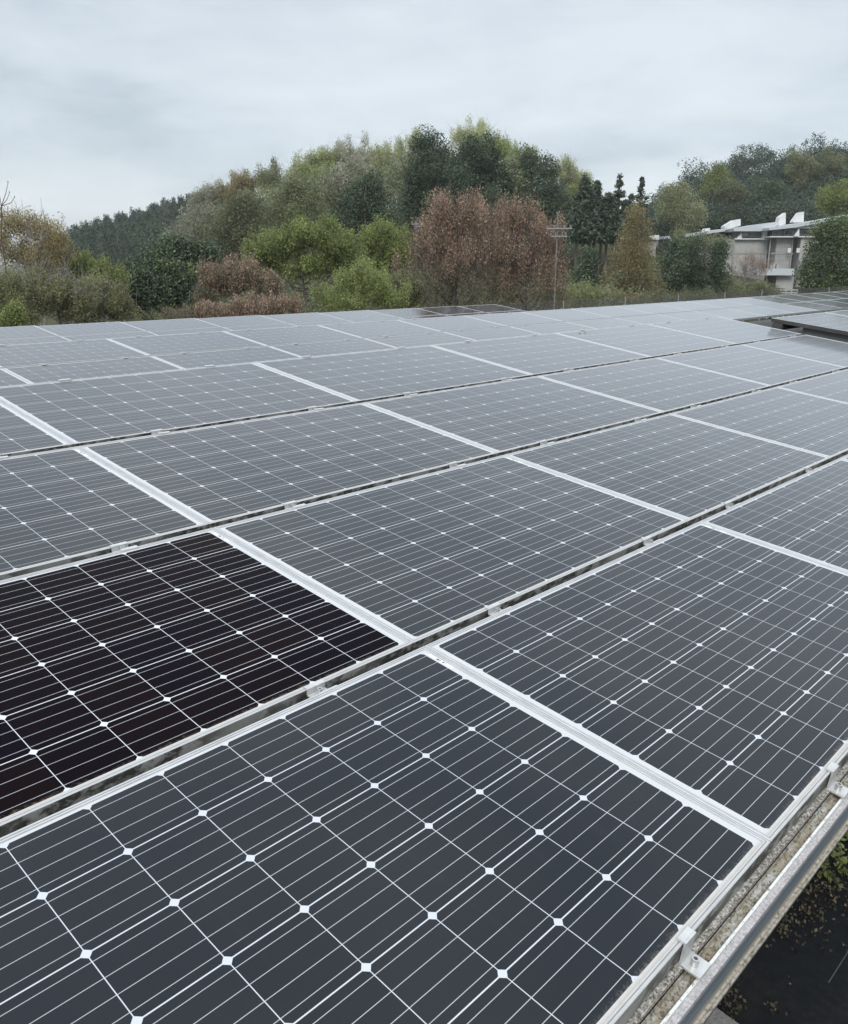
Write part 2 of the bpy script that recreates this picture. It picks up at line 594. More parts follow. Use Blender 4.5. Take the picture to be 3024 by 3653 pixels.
def frame_mesh(side_mat):
    """mitred aluminium frame: rounded outer lip with a fine groove, inner step down to the glass"""
    prof = [(0.0, -FH), (0.0, -0.0012), (0.0012, 0.0), (0.0056, 0.0), (0.0061, -0.0030), (0.0074, -0.0030), (0.0079, -0.0004), (0.0115, -0.0006), (0.0120, -0.0032), (0.0120, -FH)]
    mb = MB()
    n = len(prof)
    cor = [(X0, Y0, 1, 1), (X1, Y0, -1, 1), (X1, Y1, -1, -1), (X0, Y1, 1, -1)]
    vs_ = [(x + d * sx_, y + d * sy_, z) for (x, y, sx_, sy_) in cor for (d, z) in prof]
    mb.v = vs_
    for k in range(4):
        k2 = (k + 1) % 4
        for i in range(n):
            i2 = (i + 1) % n
            mb.f.append((k * n + i, k2 * n + i, k2 * n + i2, k * n + i2))
            mb.m.append(1 if i in (0, n - 1) else 0)
    return mb.mesh('frame', [M['alu'], side_mat])


ME_FRAME = frame_mesh(M['side'])
ME_FRAME_FAR = frame_mesh(M['side_far'])
ME_FRAME_SHADED = frame_mesh(M['roof'])  # raised block: shade on the frame sides painted in with the dark felt colour


def glass_mesh(mat):
    return MB().box((X0 + 0.0122, Y0 + 0.0122, -0.0085), (X1 - 0.0122, Y1 - 0.0122, -0.0035)).mesh('glass', mat)


ME_GLASS = glass_mesh(M['cells'])
ME_GLASS_DARK = glass_mesh(M['cells_dark'])
ME_GLASS_FAR = glass_mesh(M['cells_far'])
ME_LABEL = MB().box((-0.005, -0.045, 0), (0.005, 0.045, 0.0006)).mesh('serial_label', M['barcode'])


def panel(mt, label, group, near=True, dark=False, sticker=False, frame=None, rinsed=False):
    o = thing('solar_panel', label, 'solar panel', group=group, mat=mt)
    obj('frame', frame or (ME_FRAME if near else ME_FRAME_FAR), o)
    obj('glass', ME_GLASS_DARK if dark else (ME_GLASS_FAR if rinsed else ME_GLASS), o)
    if sticker:
        s = obj('serial_label', ME_LABEL, o)
        s.location = (X1 - 0.0205, Y1 - 0.082, -0.0034)
    return o


def in_view(mt, margin=160):
    ok = False
    xs, ys = [], []
    for a in np.linspace(X0, X1, 5):
        for b in np.linspace(Y0, Y1, 4):
            p = to_px(mt @ Vector((a, b, 0)))
            if p[2] > 0.15:
                xs.append(p[0])
                ys.append(p[1])
    return bool(xs) and min(xs) < 3024 + margin and max(xs) > -margin and min(ys) < 3653 + margin and max(ys) > 0


ROWS1 = [(0.0, 0.0, 0.0), (-0.045, 0.006, -0.022), (-0.017, 0.017, 0.023), (0.089, 0.020, 0.024)]   # dz, tilt, du of the near array's rows
NEAR_N = ['in the front row along the lichened rail', 'in the second row from the eave', 'in the third row from the eave', 'in the top row of the near array']
for r, (dz, tl, du) in enumerate(ROWS1):
    cnt = 0
    for k in range(-1, 6):
        mt = amat(k * PUU + du, r * PVV, dz, tl)
        if not in_view(mt):
            continue
        dk = (r == 1 and k == 0)
        tone = 'dark grey' if (r < 2 and cnt < 2) else ('grey' if cnt < 3 else 'pale sky-reflecting')
        lb = ('clean near-black solar panel with bright white cell lines, left end of the second row' if dk else
              f'{tone} solar panel {NEAR_N[r]}, {ORD[cnt]} from left')
        panel(mt, lb, 'solar panels of the near array', True, dk, sticker=(k == 0 or (r < 2 and k == 1)))
        cnt += 1

# the middle array, a step lower behind the near array's top edge
for r in range(2):
    cnt = 0
    for k in range(0, 20):
        mt = amat(0.917 + k * PUU, 47.14 + r * 6.4194, -5.926 + r * 6.4194 * 0.00909, 0.00909)
        if not in_view(mt):
            continue
        panel(mt, f'pale grey solar panel, {"upper" if r else "lower"} row of the middle array, {ORD[cnt]} from left',
              'solar panels of the middle array', False, rinsed=k >= 14)
        cnt += 1
# the far array
for r in (-1, 0):
    cnt = 0
    for k in range(2, 12):
        mt = amat(0.63 + k * PUU, 90.32 + r * 6.42, -11.80 + r * 0.02 - (k - 4) * PUU * 0.0040, 0.0037, 0.0040)
        if not in_view(mt):
            continue
        panel(mt, f'pale solar panel, {"top" if r == 0 else "lower"} row of the farthest array, {ORD[cnt]} from left',
              'solar panels of the far array', False, rinsed=k >= 9)
        cnt += 1
# the raised block at the right end of the near array
for r in range(2):
    cnt = 0
    for k in range(3):
        mt = amat(62.35 + 0.18 + k * PUU, 15.55 + 0.1155 - r * 6.476, 0.74, 0.002)
        if not in_view(mt):
            continue
        panel(mt, f'raised solar panel at right, {"upper" if r == 0 else "lower"} row, {ORD[cnt]} from dark end',
              'solar panels of the raised block', False, frame=ME_FRAME_SHADED, rinsed=True)
        cnt += 1


def on_array(o):
    o.matrix_world = ARR
    o.location = ARR.to_translation()
    o.rotation_euler = ARR.to_euler()
    return o


# support rails
def rail_under(u0, u1, v, z, label, group):
    mb = MB()
    a, b = u0 * C, u1 * C
    y, zz = v * C, z * C - FH - 0.004
    mb.prism([(y - 0.03, zz - 0.03), (y + 0.03, zz - 0.03), (y + 0.03, zz), (y + 0.012, zz), (y + 0.012, zz - 0.012), (y - 0.012, zz - 0.012), (y - 0.012, zz), (y - 0.03, zz)], a, b)
    o = on_array(mb.build('support_rail', M['side']))
    tag(o, label, 'rail', group)


for r, nm in ((1, 'first and second'), (2, 'second and third'), (3, 'third and fourth')):
    rail_under(-1.05 * PUU, 6 * PUU - 0.2, r * PVV - 0.18, ROWS1[r][0], f'dark stained support rail in the gap between the {nm} panel rows', 'support rails of the near array')

# eave rail: flange, channel and lip, crusted with lichen
ra = thing('eave_rail', 'lichen-crusted channel rail running along the lower eave of the near array', 'rail', mat=ARR)
UA, UB = -1.0 * PUU * C, 8.6 * PUU * C


def vz(pts):
    return [(a * C, b * C) for a, b in pts]


MB().prism(vz([(0.10, -0.36), (0.10, -0.285), (-0.185, -0.285), (-0.185, -0.36)]), UA, UB).build('inner_flange', M['speckle'], ra)
MB().prism(vz([(-0.197, -0.48), (-0.197, -0.36), (-0.212, -0.355), (-0.225, -0.395), (-0.335, -0.415), (-0.335, -0.48)]), UA, UB).build('channel', M['lichen'], ra)
MB().prism(vz([(-0.336, -0.48), (-0.336, -0.345), (-0.341, -0.338), (-0.366, -0.338), (-0.371, -0.345), (-0.371, -0.48)]), UA, UB).build('outer_lip', M['lip'], ra)

# clamps
CV = [(2.08, 7.9), (2.05, 7.95), (2.1, 8.05), (2.3, 8.1)]


def bolt_into(mb_b, mb_s, x, y, z, r=0.0065, h=0.008):
    ring = [(x + r * math.cos(a), y + r * math.sin(a)) for a in np.linspace(0, 2 * math.pi, 14, endpoint=False)]
    hexr = [(x + r * .55 * math.cos(a), y + r * .55 * math.sin(a)) for a in np.linspace(0, 2 * math.pi, 14, endpoint=False)]
    n = 14
    vs_ = [(a, b, z) for a, b in ring] + [(a, b, z + h) for a, b in ring] + [(a, b, z + h) for a, b in hexr] + [(a, b, z + h * .35) for a, b in hexr]
    fs = []
    for k in range(n):
        k2 = (k + 1) % n
        fs += [(k, k2, n + k2, n + k), (n + k, n + k2, 2 * n + k2, 2 * n + k), (2 * n + k, 2 * n + k2, 3 * n + k2, 3 * n + k)]
    mb_b.add(vs_, fs)
    mb_s.add([(a, b, z + h * .36) for a, b in hexr], [tuple(range(n))])


wd = 0.029
mbc = MB()   # mid clamp: two tabs pressed on the frames either side of the gap, channel between
gy0, gy1 = (6.1155 - PVV) * C, -0.1155 * C      # gap from lower panel's top to upper panel's bottom edge (relative to the upper row)
mbc.box((-wd, gy1 - 0.002, 0.0004), (wd, gy1 + 0.011, 0.0044))
mbc.box((-wd, gy1 - 0.005, -0.012), (wd, gy1 - 0.0022, 0.0044))
mbc.box((-wd, gy0 + 0.0052, -0.016), (wd, gy1 - 0.0052, -0.0122))
mbc.box((-wd + 0.012, gy0 + 0.0022, -0.012), (wd + 0.012, gy0 + 0.005, 0.0050))
mbc.box((-wd + 0.012, gy0 - 0.011, 0.0006), (wd + 0.012, gy0 + 0.0020, 0.0050))
ME_MC = mbc.mesh('bracket', M['clamp'])
b1, b2 = MB(), MB()
bolt_into(b1, b2, 0.0, (gy0 + gy1) / 2 + 0.001, -0.0122, 0.0065, 0.015)
ME_BOLT, ME_SOCK = b1.mesh('bolt', M['bolt']), b2.mesh('socket', M['dark'])
mbc = MB()   # end clamp: Z-shaped
ye = -0.1155 * C
mbc.box((-0.019, ye - 0.0016, 0.0004), (0.019, ye + 0.0115, 0.0050))
mbc.box((-0.019, ye - 0.0060, -0.044), (0.019, ye - 0.0018, 0.0050))
mbc.box((-0.019, ye - 0.043, -0.0485), (0.024, ye - 0.0018, -0.0442))
ME_EC = mbc.mesh('bracket', M['clamp'])
b1, b2 = MB(), MB()
bolt_into(b1, b2, 0.0, ye - 0.022, -0.0442, 0.0072, 0.015)
ME_BOLT2, ME_SOCK2 = b1.mesh('bolt', M['bolt']), b2.mesh('socket', M['dark'])
mbc = MB()   # top clamp on the ridge edge of an array
yt = 6.1155 * C
mbc.box((-0.032, yt - 0.013, 0.0004), (0.032, yt + 0.0018, 0.0065))
mbc.box((-0.032, yt + 0.002, -0.045), (0.032, yt + 0.006, 0.0065))
ME_TC = mbc.mesh('ridge_clamp', M['clamp'])

GAPN = {1: 'first gap above the front row', 2: 'gap between second and third rows', 3: 'gap below the top row'}
for r in (1, 2, 3):
    dz, tl, du = ROWS1[r]
    cnt = 0
    for k in range(-1, 6):
        for i in CV[r]:
            mt = amat(k * PUU + du + i, r * PVV, dz, tl)
            p = to_px(mt.to_translation())
            if not (-60 < p[0] < 3080 and 0 < p[1] < 3700 and p[2] > 0):
                continue
            o = thing('panel_clamp', f'silver bolted clamp in the {GAPN[r]}, {ORD[cnt]} from the left', 'clamp', group='clamps in the panel gaps', mat=mt)
            obj('bracket', ME_MC, o)
            bo = obj('bolt', ME_BOLT, o)
            obj('socket', ME_SOCK, bo)
            cnt += 1
cnt = 0
for k in range(0, 2):
    for i in CV[0]:
        mt = amat(k * PUU + i, 0, 0)
        p = to_px(mt.to_translation())
        if not (p[2] > 0 and -100 < p[0] < 3200 and p[1] < 3800):
            continue
        o = thing('eave_clamp', f'silver end clamp bolted to the lichened eave rail, {ORD[cnt]} from the bottom', 'clamp', group='end clamps on the eave rail', mat=mt)
        obj('bracket', ME_EC, o)
        bo = obj('bolt', ME_BOLT2, o)
        obj('socket', ME_SOCK2, bo)
        cnt += 1


def ridge_clamps(fn, name, ks, iv):
    cnt = 0
    for k in ks:
        for i in iv:
            mt = fn(k, i)
            p = to_px(mt @ Vector((0, yt, 0)))
            if not (0 < p[0] < 3024):
                continue
            o = obj('ridge_clamp', ME_TC)
            o.location = mt.to_translation()
            o.rotation_euler = mt.to_euler()
            tag(o, f'small clamp on the {name} array top edge, {ORD[min(cnt, 19)]} from left', 'clamp', f'clamps on the top edge of the {name} array')
            cnt += 1


ridge_clamps(lambda k, i: amat(k * PUU + .024 + i, 3 * PVV, .089, .02), 'near', range(0, 6), (2.5, 8.15))
ridge_clamps(lambda k, i: amat(.917 + k * PUU + i, 47.14 + 6.4194, -5.926 + .058, .00909), 'middle', range(2, 12), (2.4, 8.1))
for k in range(2, 8):
    for i in (2.4, 8.1):
        mt = amat(.917 + k * PUU + i, 47.14 + 6.4194, -5.926 + .058, .00909)
        p = to_px(mt.to_translation())
        if 0 < p[0] < 1900:
            o = thing('panel_clamp', f'small clamp in the middle array gap, {ORD[int((k - 2) * 2 + (i > 5))]} along the row', 'clamp', group='clamps in the middle array', mat=mt)
            obj('bracket', ME_MC, o)

# two small dark lumps of debris on the ridge edge
for n_, (px, py, sd) in enumerate(((2067, 1189, 'left'), (2087, 1187, 'right'))):
    r_ = ray(px, py)
    inv = RW.transposed() @ r_
    c_ = RW.transposed() @ (Vector((0, 0, CAMH)) - TW) / C
    s_ = (3 * 0.02 + .089 + .05 - c_.z) / inv.z
    q = c_ + inv * s_
    mt = amat(q.x, q.y, q.z + .01)
    rng = np.random.default_rng(n_)
    mb = MB()
    mb.tube([(-.013, 0, -.010), (-.008, .001, -.009), (.006, 0, -.009), (.012, .001, -.010)], [.003, .008, .009, .003], 7)
    o = mb.build('dark_clod', M['dark'])
    o.matrix_world = mt
    o.location, o.rotation_euler = mt.to_translation(), mt.to_euler()
    tag(o, f'small dark clod on the near array top edge, {sd} one of the pair', 'debris', 'dark clods on the panel edge')

# ------------------------------------------------------------------ the solar-roofed building
bld = thing('roof_building', 'low building under the solar panels with grey eave fascia', 'building', mat=ARR)
MB().prism(vz([(-0.42, -0.62), (25.6, -0.62), (25.6, -1.4), (-0.42, -1.4)]), UA, UB).build('roof_deck', M['roof'], bld)
MB().prism(vz([(-0.373, -0.375), (-0.373, -0.45), (-0.455, -0.45), (-0.455, -0.375)]), UA, UB).build('cap_strip', M['strip'], bld)
fa = MB().prism(vz([(-0.43, -0.452), (-0.43, -0.83), (-0.468, -0.83), (-0.462, -0.60), (-0.456, -0.452)]), UA, UB).build('fascia', M['fascia'], bld)
MB().prism(vz([(-0.43, -0.832), (-0.43, -0.87), (-0.53, -0.87), (-0.535, -0.86), (-0.535, -0.835), (-0.528, -0.826), (-0.508, -0.826), (-0.500, -0.838), (-0.47, -0.832)]), UA, UB).build('drip_edge', M['bead'], fa)
# wall below, upright in the world: follows the eave, set back 0.5 m
uu = Vector((RW[0][0], RW[1][0], 0)).normalized()
vvh = Vector((RW[0][1], RW[1][1], 0)).normalized()


def gpt(u, v, z):
    p = (RW @ Vector((u * C, v * C, 0)) + TW)
    return Vector((p.x, p.y, z))


wl = MB()
cs = [gpt(-10, 21, 0), gpt(89, 21, 0), gpt(89, 120, 0), gpt(-10, 120, 0)]
zt = 4.25
wl.add([(p.x, p.y, -0.3) for p in cs] + [(p.x, p.y, zt) for p in cs], [(0, 1, 5, 4), (1, 2, 6, 5), (2, 3, 7, 6), (3, 0, 4, 7)])
wobj = wl.build('wall', M['wallg'])
wobj.parent = bld
wobj.matrix_parent_inverse = ARR.inverted()
rf = MB()
cs2 = [gpt(-14, 24, 0), gpt(120, 24, 0), gpt(120, 122, 0), gpt(-14, 122, 0)]
rf.add([(p.x, p.y, 3.85) for p in cs2] + [(p.x, p.y, 4.05) for p in cs2], [(3, 2, 1, 0), (4, 5, 6, 7), (0, 1, 5, 4), (1, 2, 6, 5), (2, 3, 7, 6), (3, 0, 4, 7)])
robj = rf.build('flat_roof', M['roof'])
robj.parent = bld
robj.matrix_parent_inverse = ARR.inverted()
# carrier frames under the stepped arrays
for nm, u0, u1, v0, z0, lab in (('carrier_stand', 20, 210, 47.14, -5.926, 'steel carrier frame under the middle solar array'),
                                ('carrier_stand', 40, 124.5, 83.9, -11.95, 'steel carrier frame under the far solar array')):
    mb = MB()
    for dv in (0.0, 6.3, 12.55):
        y = (v0 + dv) * C
        z = z0 * C - FH - 0.06
        mb.box((u0 * C, y - .03, z - .05), (u1 * C, y + .03, z))
        for uq in np.arange(u0 + 3, u1, 12):
            mb.box((uq * C - .025, y - .025, z - 0.9), (uq * C + .025, y + .025, z - .05))
    o = on_array(mb.build(nm, M['galv']))
    tag(o, lab, 'frame')
# beam and end plate below the raised block
mb = MB()
mb.box((62.75 * C, 2.0 * C, -0.05 * C), (63.1 * C, 19.6 * C, 0.47 * C))
o = on_array(mb.build('end_beam', M['beam']))
tag(o, 'grey beam carrying the raised solar panels at the right edge', 'beam')
mb = MB()
mb.box((62.22 * C, 20.9 * C, 0.06 * C), (84 * C, 21.6 * C, 0.46 * C))
o = on_array(mb.build('carrier_rail', M['roof']))
tag(o, 'dark carrier rail under the top edge of the raised solar panels', 'rail')

# low mesh fence at the far roof edge
fn = thing('mesh_fence', 'low wire mesh fence with short posts behind the middle array', 'fence')
F0, F1 = at(1780, 1086, 30.0), at(3200, 1013, 52.0)
PX_POSTS = (2010, 2230, 2420, 2586, 2718, 2845, 2958)
d_ = F1 - F0
hh = 0.55


def on_fence(px):
    lo, hi = 0.0, 1.2
    for _ in range(40):
        mid = (lo + hi) / 2
        if to_px(F0 + d_ * mid)[0] < px:
            lo = mid
        else:
            hi = mid
    return F0 + d_ * lo


mb = MB()
for j in range(12):
    z = -j * 0.048
    mb.tube([F0 + Vector((0, 0, z)), F1 + Vector((0, 0, z))], [0.0075, 0.0075], 4)
nseg = 260
for j in range(nseg):
    p = F0 + d_ * (j / nseg)
    mb.tube([p, p - Vector((0, 0, hh))], [0.006, 0.006], 3)
mb.build('wire_mesh', M['wire'], fn)
for px in PX_POSTS:
    p = on_fence(px)
    MB().tube([p + Vector((0, 0, .01)), p - Vector((0, 0, 2.2))], [.026, .026], 8).build('post', M['galv'], fn)

# ------------------------------------------------------------------ paving, kerb and litter below the eave
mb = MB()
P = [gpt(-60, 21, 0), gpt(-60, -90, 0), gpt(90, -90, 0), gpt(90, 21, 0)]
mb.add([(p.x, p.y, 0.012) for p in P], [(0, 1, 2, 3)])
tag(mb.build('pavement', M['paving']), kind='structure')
ja, jb = at(2955, 3505, 1), at(3024, 3395, 1)


def on_ground(px, py, z=0.0):
    r = ray(px, py)
    return Vector((0, 0, CAMH)) + r * ((z - CAMH) / r.z)


a, b = on_ground(2955, 3505, .016), on_ground(3060, 3340, .016)
n_ = (b - a).cross(Vector((0, 0, 1))).normalized() * 0.012
o = MB().add([a - n_ * .4, b - n_ * .3, b + n_ * .3, a + n_ * .4], [(0, 1, 2, 3)]).build('pavement_joint', M['lichen_dark'])
tag(o, kind='structure')
k0 = on_ground(2500, 3606, 0)
k1 = on_ground(2600, 3680, 0)
dk_ = (k1 - k0).normalized()
nk = Vector((dk_.y, -dk_.x, 0))
if nk.y > 0:
    nk = -nk
mb = MB()
q = [k0 - dk_ * 4, k1 + dk_ * 1.2, k1 + dk_ * 1.2 + nk * 2, k0 - dk_ * 4 + nk * 2]
mb.add([(p.x, p.y, 0.0) for p in q] + [(p.x, p.y, 0.14) for p in q], [(4, 5, 6, 7) if True else (), (0, 1, 5, 4), (1, 2, 6, 5), (2, 3, 7, 6), (3, 0, 4, 7)])
tag(mb.build('concrete_slab', M['concrete']), 'rough grey concrete slab edge at the bottom below the eave', 'slab')


# ------------------------------------------------------------------ foliage and trees
def leaf_cards(centers, tints, k, spread, size, aspect, up, rng, jitter=0.07):
    """k leaf-shaped faces round each clump centre; returns verts, faces, tint"""
    c = np.repeat(np.asarray(centers), k, axis=0)
    t = np.repeat(np.asarray(tints), k)
    n = len(c)
    q = rng.normal(0, 1, (n, 3))
    q *= np.minimum(1, 1.35 / (np.linalg.norm(q, axis=1, keepdims=True) + 1e-9))
    c = c + q * np.asarray(spread)
    ax = rng.normal(0, 1, (n, 3))
    ax /= np.linalg.norm(ax, axis=1, keepdims=True)
    ax = ax * (1 - up) + np.array([0, 0, 1.0]) * up
    ax /= np.linalg.norm(ax, axis=1, keepdims=True) + 1e-9
    b = np.cross(ax, rng.normal(0, 1, (n, 3)))
    b /= np.linalg.norm(b, axis=1, keepdims=True) + 1e-9
    nn = np.cross(ax, b)
    s = size * rng.uniform(0.6, 1.4, (n, 1))
    l_ = ax * s * 0.5
    w_ = b * s * 0.5 / aspect
    bend = nn * s * 0.12
    v = np.stack([c - l_, c + w_ + bend, c + l_, c - w_ + bend], 1).reshape(-1, 3)
    t = np.clip(t + rng.normal(0, jitter, n), 0, 1)
    return v, t


def foliage_mesh(name, vlist, tlist, mat):
    v = np.concatenate(vlist)
    t = np.concatenate(tlist)
    n = len(t)
    me = bpy.data.meshes.new(name)
    me.vertices.add(len(v))
    me.vertices.foreach_set('co', v.astype(np.float32).ravel())
    me.loops.add(4 * n)
    me.loops.foreach_set('vertex_index', np.arange(4 * n, dtype=np.int32))
    me.polygons.add(n)
    me.polygons.foreach_set('loop_start', np.arange(0, 4 * n, 4, dtype=np.int32))
    me.materials.append(mat)
    me.update(calc_edges=True)
    a = me.attributes.new('tint', 'FLOAT', 'FACE')
    a.data.foreach_set('value', t.astype(np.float32))
    return me


def lump(d, ph):
    return 0.5 + 0.5 * np.sin(d[:, 0] * 5.1 + ph[0]) * np.sin(d[:, 1] * 4.7 + ph[1]) * np.sin(d[:, 2] * 5.7 + ph[2])


def sample_lobes(lobes, n, rng, shell=0.45, plume=False):
    """lobes: (cx,cy,cz,rx,ry,rz); clump centres near the outside of uneven ellipsoids"""
    sub = []
    for (cx, cy, cz, rx, ry, rz) in lobes:
        if plume:                             # upright feathery sprays fanning out of the crown
            sub.append((cx, cy, cz - rz * .2, rx * .5, ry * .5, rz * .5))
            for _ in range(26):
                d = rng.normal(0, 1, 3)
                d /= np.linalg.norm(d)
                d[2] = d[2] * .8 + .12
                q, q2 = rng.uniform(.07, .16), rng.uniform(.24, .55)
                e_ = rng.uniform(.5, 1.0) + max(0, rng.normal(0, .15))
                sub.append((cx + d[0] * rx * e_, cy + d[1] * ry * e_, cz + d[2] * rz * (e_ - q2 * .55), rx * q, ry * q, rz * q2))
            continue
        sub.append((cx, cy, cz, rx * .72, ry * .72, rz * .72))
        for _ in range(12):
            d = rng.normal(0, 1, 3)
            d /= np.linalg.norm(d)
            q = rng.uniform(.14, .46)
            e_ = 1.02 - q + max(0, rng.normal(0, .14))
            sub.append((cx + d[0] * rx * e_, cy + d[1] * ry * e_, cz + d[2] * rz * e_, rx * q, ry * q, rz * q * rng.uniform(.8, 1.35)))
    lb = np.array(sub)
    wgt = (lb[:, 3] * lb[:, 5]) ** .8
    idx = rng.choice(len(lb), n, p=wgt / wgt.sum())
    d = rng.normal(0, 1, (n, 3))
    d /= np.linalg.norm(d, axis=1, keepdims=True)
    ph = rng.uniform(0, 6.28, 3)
    r = rng.uniform(shell ** 2, 1, n) ** 0.5 * (0.88 + 0.26 * lump(d + idx[:, None], ph))
    return lb[idx, :3] + d * lb[idx, 3:] * r[:, None], d


def limb(mb, a, b, r0, r1, rng, n=4, wob=0.08, sides=5):
    a, b = Vector(a), Vector(b)
    ln = (b - a).length
    pts, rr = [], []
    for i in range(n + 1):
        t = i / n
        p = a.lerp(b, t)
        p.z += ln * 0.14 * math.sin(t * math.pi) * -0.5
        if 0 < i < n:
            p += Vector(rng.normal(0, 1, 3)) * ln * wob * 0.5
        pts.append(p)
        rr.append(r0 + (r1 - r0) * t)
    mb.tube(pts, rr, sides, cap=False)
    return pts


SEED = [7]


def tree(name, label, cat, lobes_px, dist, leaf, n, k, size, spread=0.3, aspect=2.0, up=0.15, bark='bark', group=None,
         twigs=0, twig_len=0.6, limbs=18, depth=0.85, shell=0.45, crown='crown', stem='trunk', sz=1.0, thick=1.0, tmean=0.5, tsd=0.34, second=None):
    SEED[0] += 1
    n, k, size = int(n * 1.35), int(k * 2.7), max(size * .52, dist * .0014)
    rng = np.random.default_rng(SEED[0])
    sc = dist / FPX
    lobes = []
    for (px, py, rx, rz) in lobes_px:
        off = rng.uniform(-.3, .3) * rx * sc
        p = at(px, py, dist + off)
        lobes.append((p.x, p.y, p.z, rx * sc, rx * sc * depth, rz * sc))
    bx = sum(l_[0] * l_[3] for l_ in lobes) / sum(l_[3] for l_ in lobes)
    by = sum(l_[1] * l_[3] for l_ in lobes) / sum(l_[3] for l_ in lobes)
    gz = H(bx, by)
    lobes = [(l_[0] - bx, l_[1] - by, l_[2] - gz, l_[3], l_[4], l_[5]) for l_ in lobes]
    o = thing(name, label, cat, (bx, by, gz), group)
    plume = up >= .4 and 'evergreen' not in name
    if plume:
        spread *= .6
        n = int(n * 1.25)
    cc, dd = sample_lobes(lobes, n, rng, shell if not plume else .1, plume)
    cc[:, 2] = np.maximum(cc[:, 2], 0.15)
    tint = np.clip(rng.normal(tmean, tsd, n), 0, 1)
    v, t = leaf_cards(cc, tint, k, (spread, spread, spread * sz), size, aspect, up, rng)
    obj(crown, foliage_mesh(crown, [v], [t], LEAF[leaf]), o)
    if second:                                    # e.g. red tips above an olive body
        leaf2, frac, zmin = second
        zz = np.quantile(cc[:, 2], zmin)
        sel = cc[(cc[:, 2] > zz) & (rng.uniform(0, 1, n) < frac)]
        if len(sel):
            v2, t2 = leaf_cards(sel + dd[(cc[:, 2] > zz)][:len(sel)] * 0.0, rng.normal(.55, .2, len(sel)), k, (spread, spread, spread * sz * 1.25), size * 1.1, aspect, up, rng)
            obj('bud_clusters', foliage_mesh('bud_clusters', [v2], [t2], LEAF[leaf2]), o)
    mb = MB()
    ztop = max(l_[2] + 0.55 * l_[5] for l_ in lobes)
    wmax = max(l_[3] for l_ in lobes)
    hgt = max(ztop, .8)
    r0 = max(0.02, 0.022 * hgt) * thick
    top = Vector((rng.normal(0, .03) * hgt, rng.normal(0, .03) * hgt, hgt))
    pts = limb(mb, (0, 0, -0.2), top, r0, r0 * .2, rng, 7, 0.02, 7)
    order = rng.permutation(n)[:limbs]
    ends = []
    for i in order:
        c_ = cc[i]
        f_ = min(0.92, max(0.18, (c_[2] - 0.45 * math.hypot(c_[0], c_[1])) / hgt))
        ii = f_ * (len(pts) - 1)
        a = pts[int(ii)].lerp(pts[min(int(ii) + 1, len(pts) - 1)], ii - int(ii))
        pp = limb(mb, a, c_, r0 * (1 - f_) * 0.55 + r0 * .08, r0 * .07, rng, 4, 0.10, 4)
        ends += pp[2:]
    for i in range(twigs):
        c_ = Vector(cc[rng.integers(n)])
        dr = Vector(rng.normal(0, 1, 3))
        dr.z = abs(dr.z) * 1.2 + .3
        dr.normalize()
        e_ = c_ + dr * twig_len * rng.uniform(.5, 1.3)
        mb.tube([c_ - dr * twig_len * .4, (c_ + e_) / 2 + Vector(rng.normal(0, 1, 3)) * twig_len * .07, e_], [r0 * .10, r0 * .07, r0 * .03], 3, cap=False)
    mb.build(stem, M[bark], o)
    return o


def conifer_cards(h, w_, base, n, rng, size, sparse=0.0, tip=0.12):
    """drooping tiers; h height, w_ half width, base where the crown starts"""
    z = base + (h - base) * rng.uniform(0, 1, n) ** 1.45
    fr = (h - z) / (h - base)
    rad = w_ * fr ** 0.9 * rng.uniform(.2, 1.05, n)
    tier = np.sin(z * 2 * math.pi / (0.07 * h)) * .5 + .5
    rad = rad * (0.72 + 0.32 * tier)
    an = rng.uniform(0, 6.283, n)
    keep = rng.uniform(0, 1, n) > sparse * (1 - tier)
    c = np.stack([rad * np.cos(an), rad * np.sin(an), z - rad * .12], 1)[keep]
    return c


# ---- foreground belt
T = tree
T('budding_tree', 'tall yellow budding tree with pale bare branches at the left edge', 'tree',
  [(20, 800, 75, 55), (120, 812, 75, 55), (185, 850, 50, 62), (40, 890, 90, 75), (150, 925, 90, 80), (230, 910, 40, 50)], 27, 'yellow', 620, 8, .10, .22, 2.2, .45,
  bark='barkp', twigs=220, twig_len=.6, limbs=48, thick=.55, sz=1.4)
# bare twigs reaching into the sky above it
o = thing('bare_sapling', 'bare grey sapling with four thin upright shoots against the sky, top left', 'sapling', (at(2, 760, 25).x, 25, 0))
bx, by = o.location.x, 25.0
mb = MB()
fk = at(4, 735, 25)


def rel(p):
    return (p.x - bx, p.y - by, p.z)


mb.tube([(0, 0, -.1), (.03, 0, 3), rel(at(5, 860, 25)), rel(fk)], [.05, .04, .018, .014], 6)
for tgt, mid in (((28, 652), (20, 690)), ((33, 688), (24, 712)), ((51, 705), (38, 724)), ((-8, 660), (-2, 700))):
    mb.tube([rel(fk), rel(at(*mid, 25.02)), rel(at(*tgt, 25.05))], [.011, .009, .006], 5)
    p = rel(at(*tgt, 25.05))
    mb.tube([p, (p[0] + .002, p[1], p[2] + .05)], [.014, .007], 5)
mb.build('stem', M['bark'], o)
for x, yt_, sd in ((121, 755, 'right'), (107, 765, 'left')):
    o = thing('bare_shoot', f'single bare upright shoot rising above the yellow budding tree, {sd} of two', 'sapling', (at(x, 900, 26.5).x, 26.5, 0), 'bare shoots above the yellow tree')
    mb = MB()
    zz = at(x, yt_, 26.5).z
    mb.tube([(0, 0, -.1), (.05, 0, zz * .6), (0, 0, zz)], [.03, .016, .006], 5)
    mb.build('stem', M['barkp'], o)

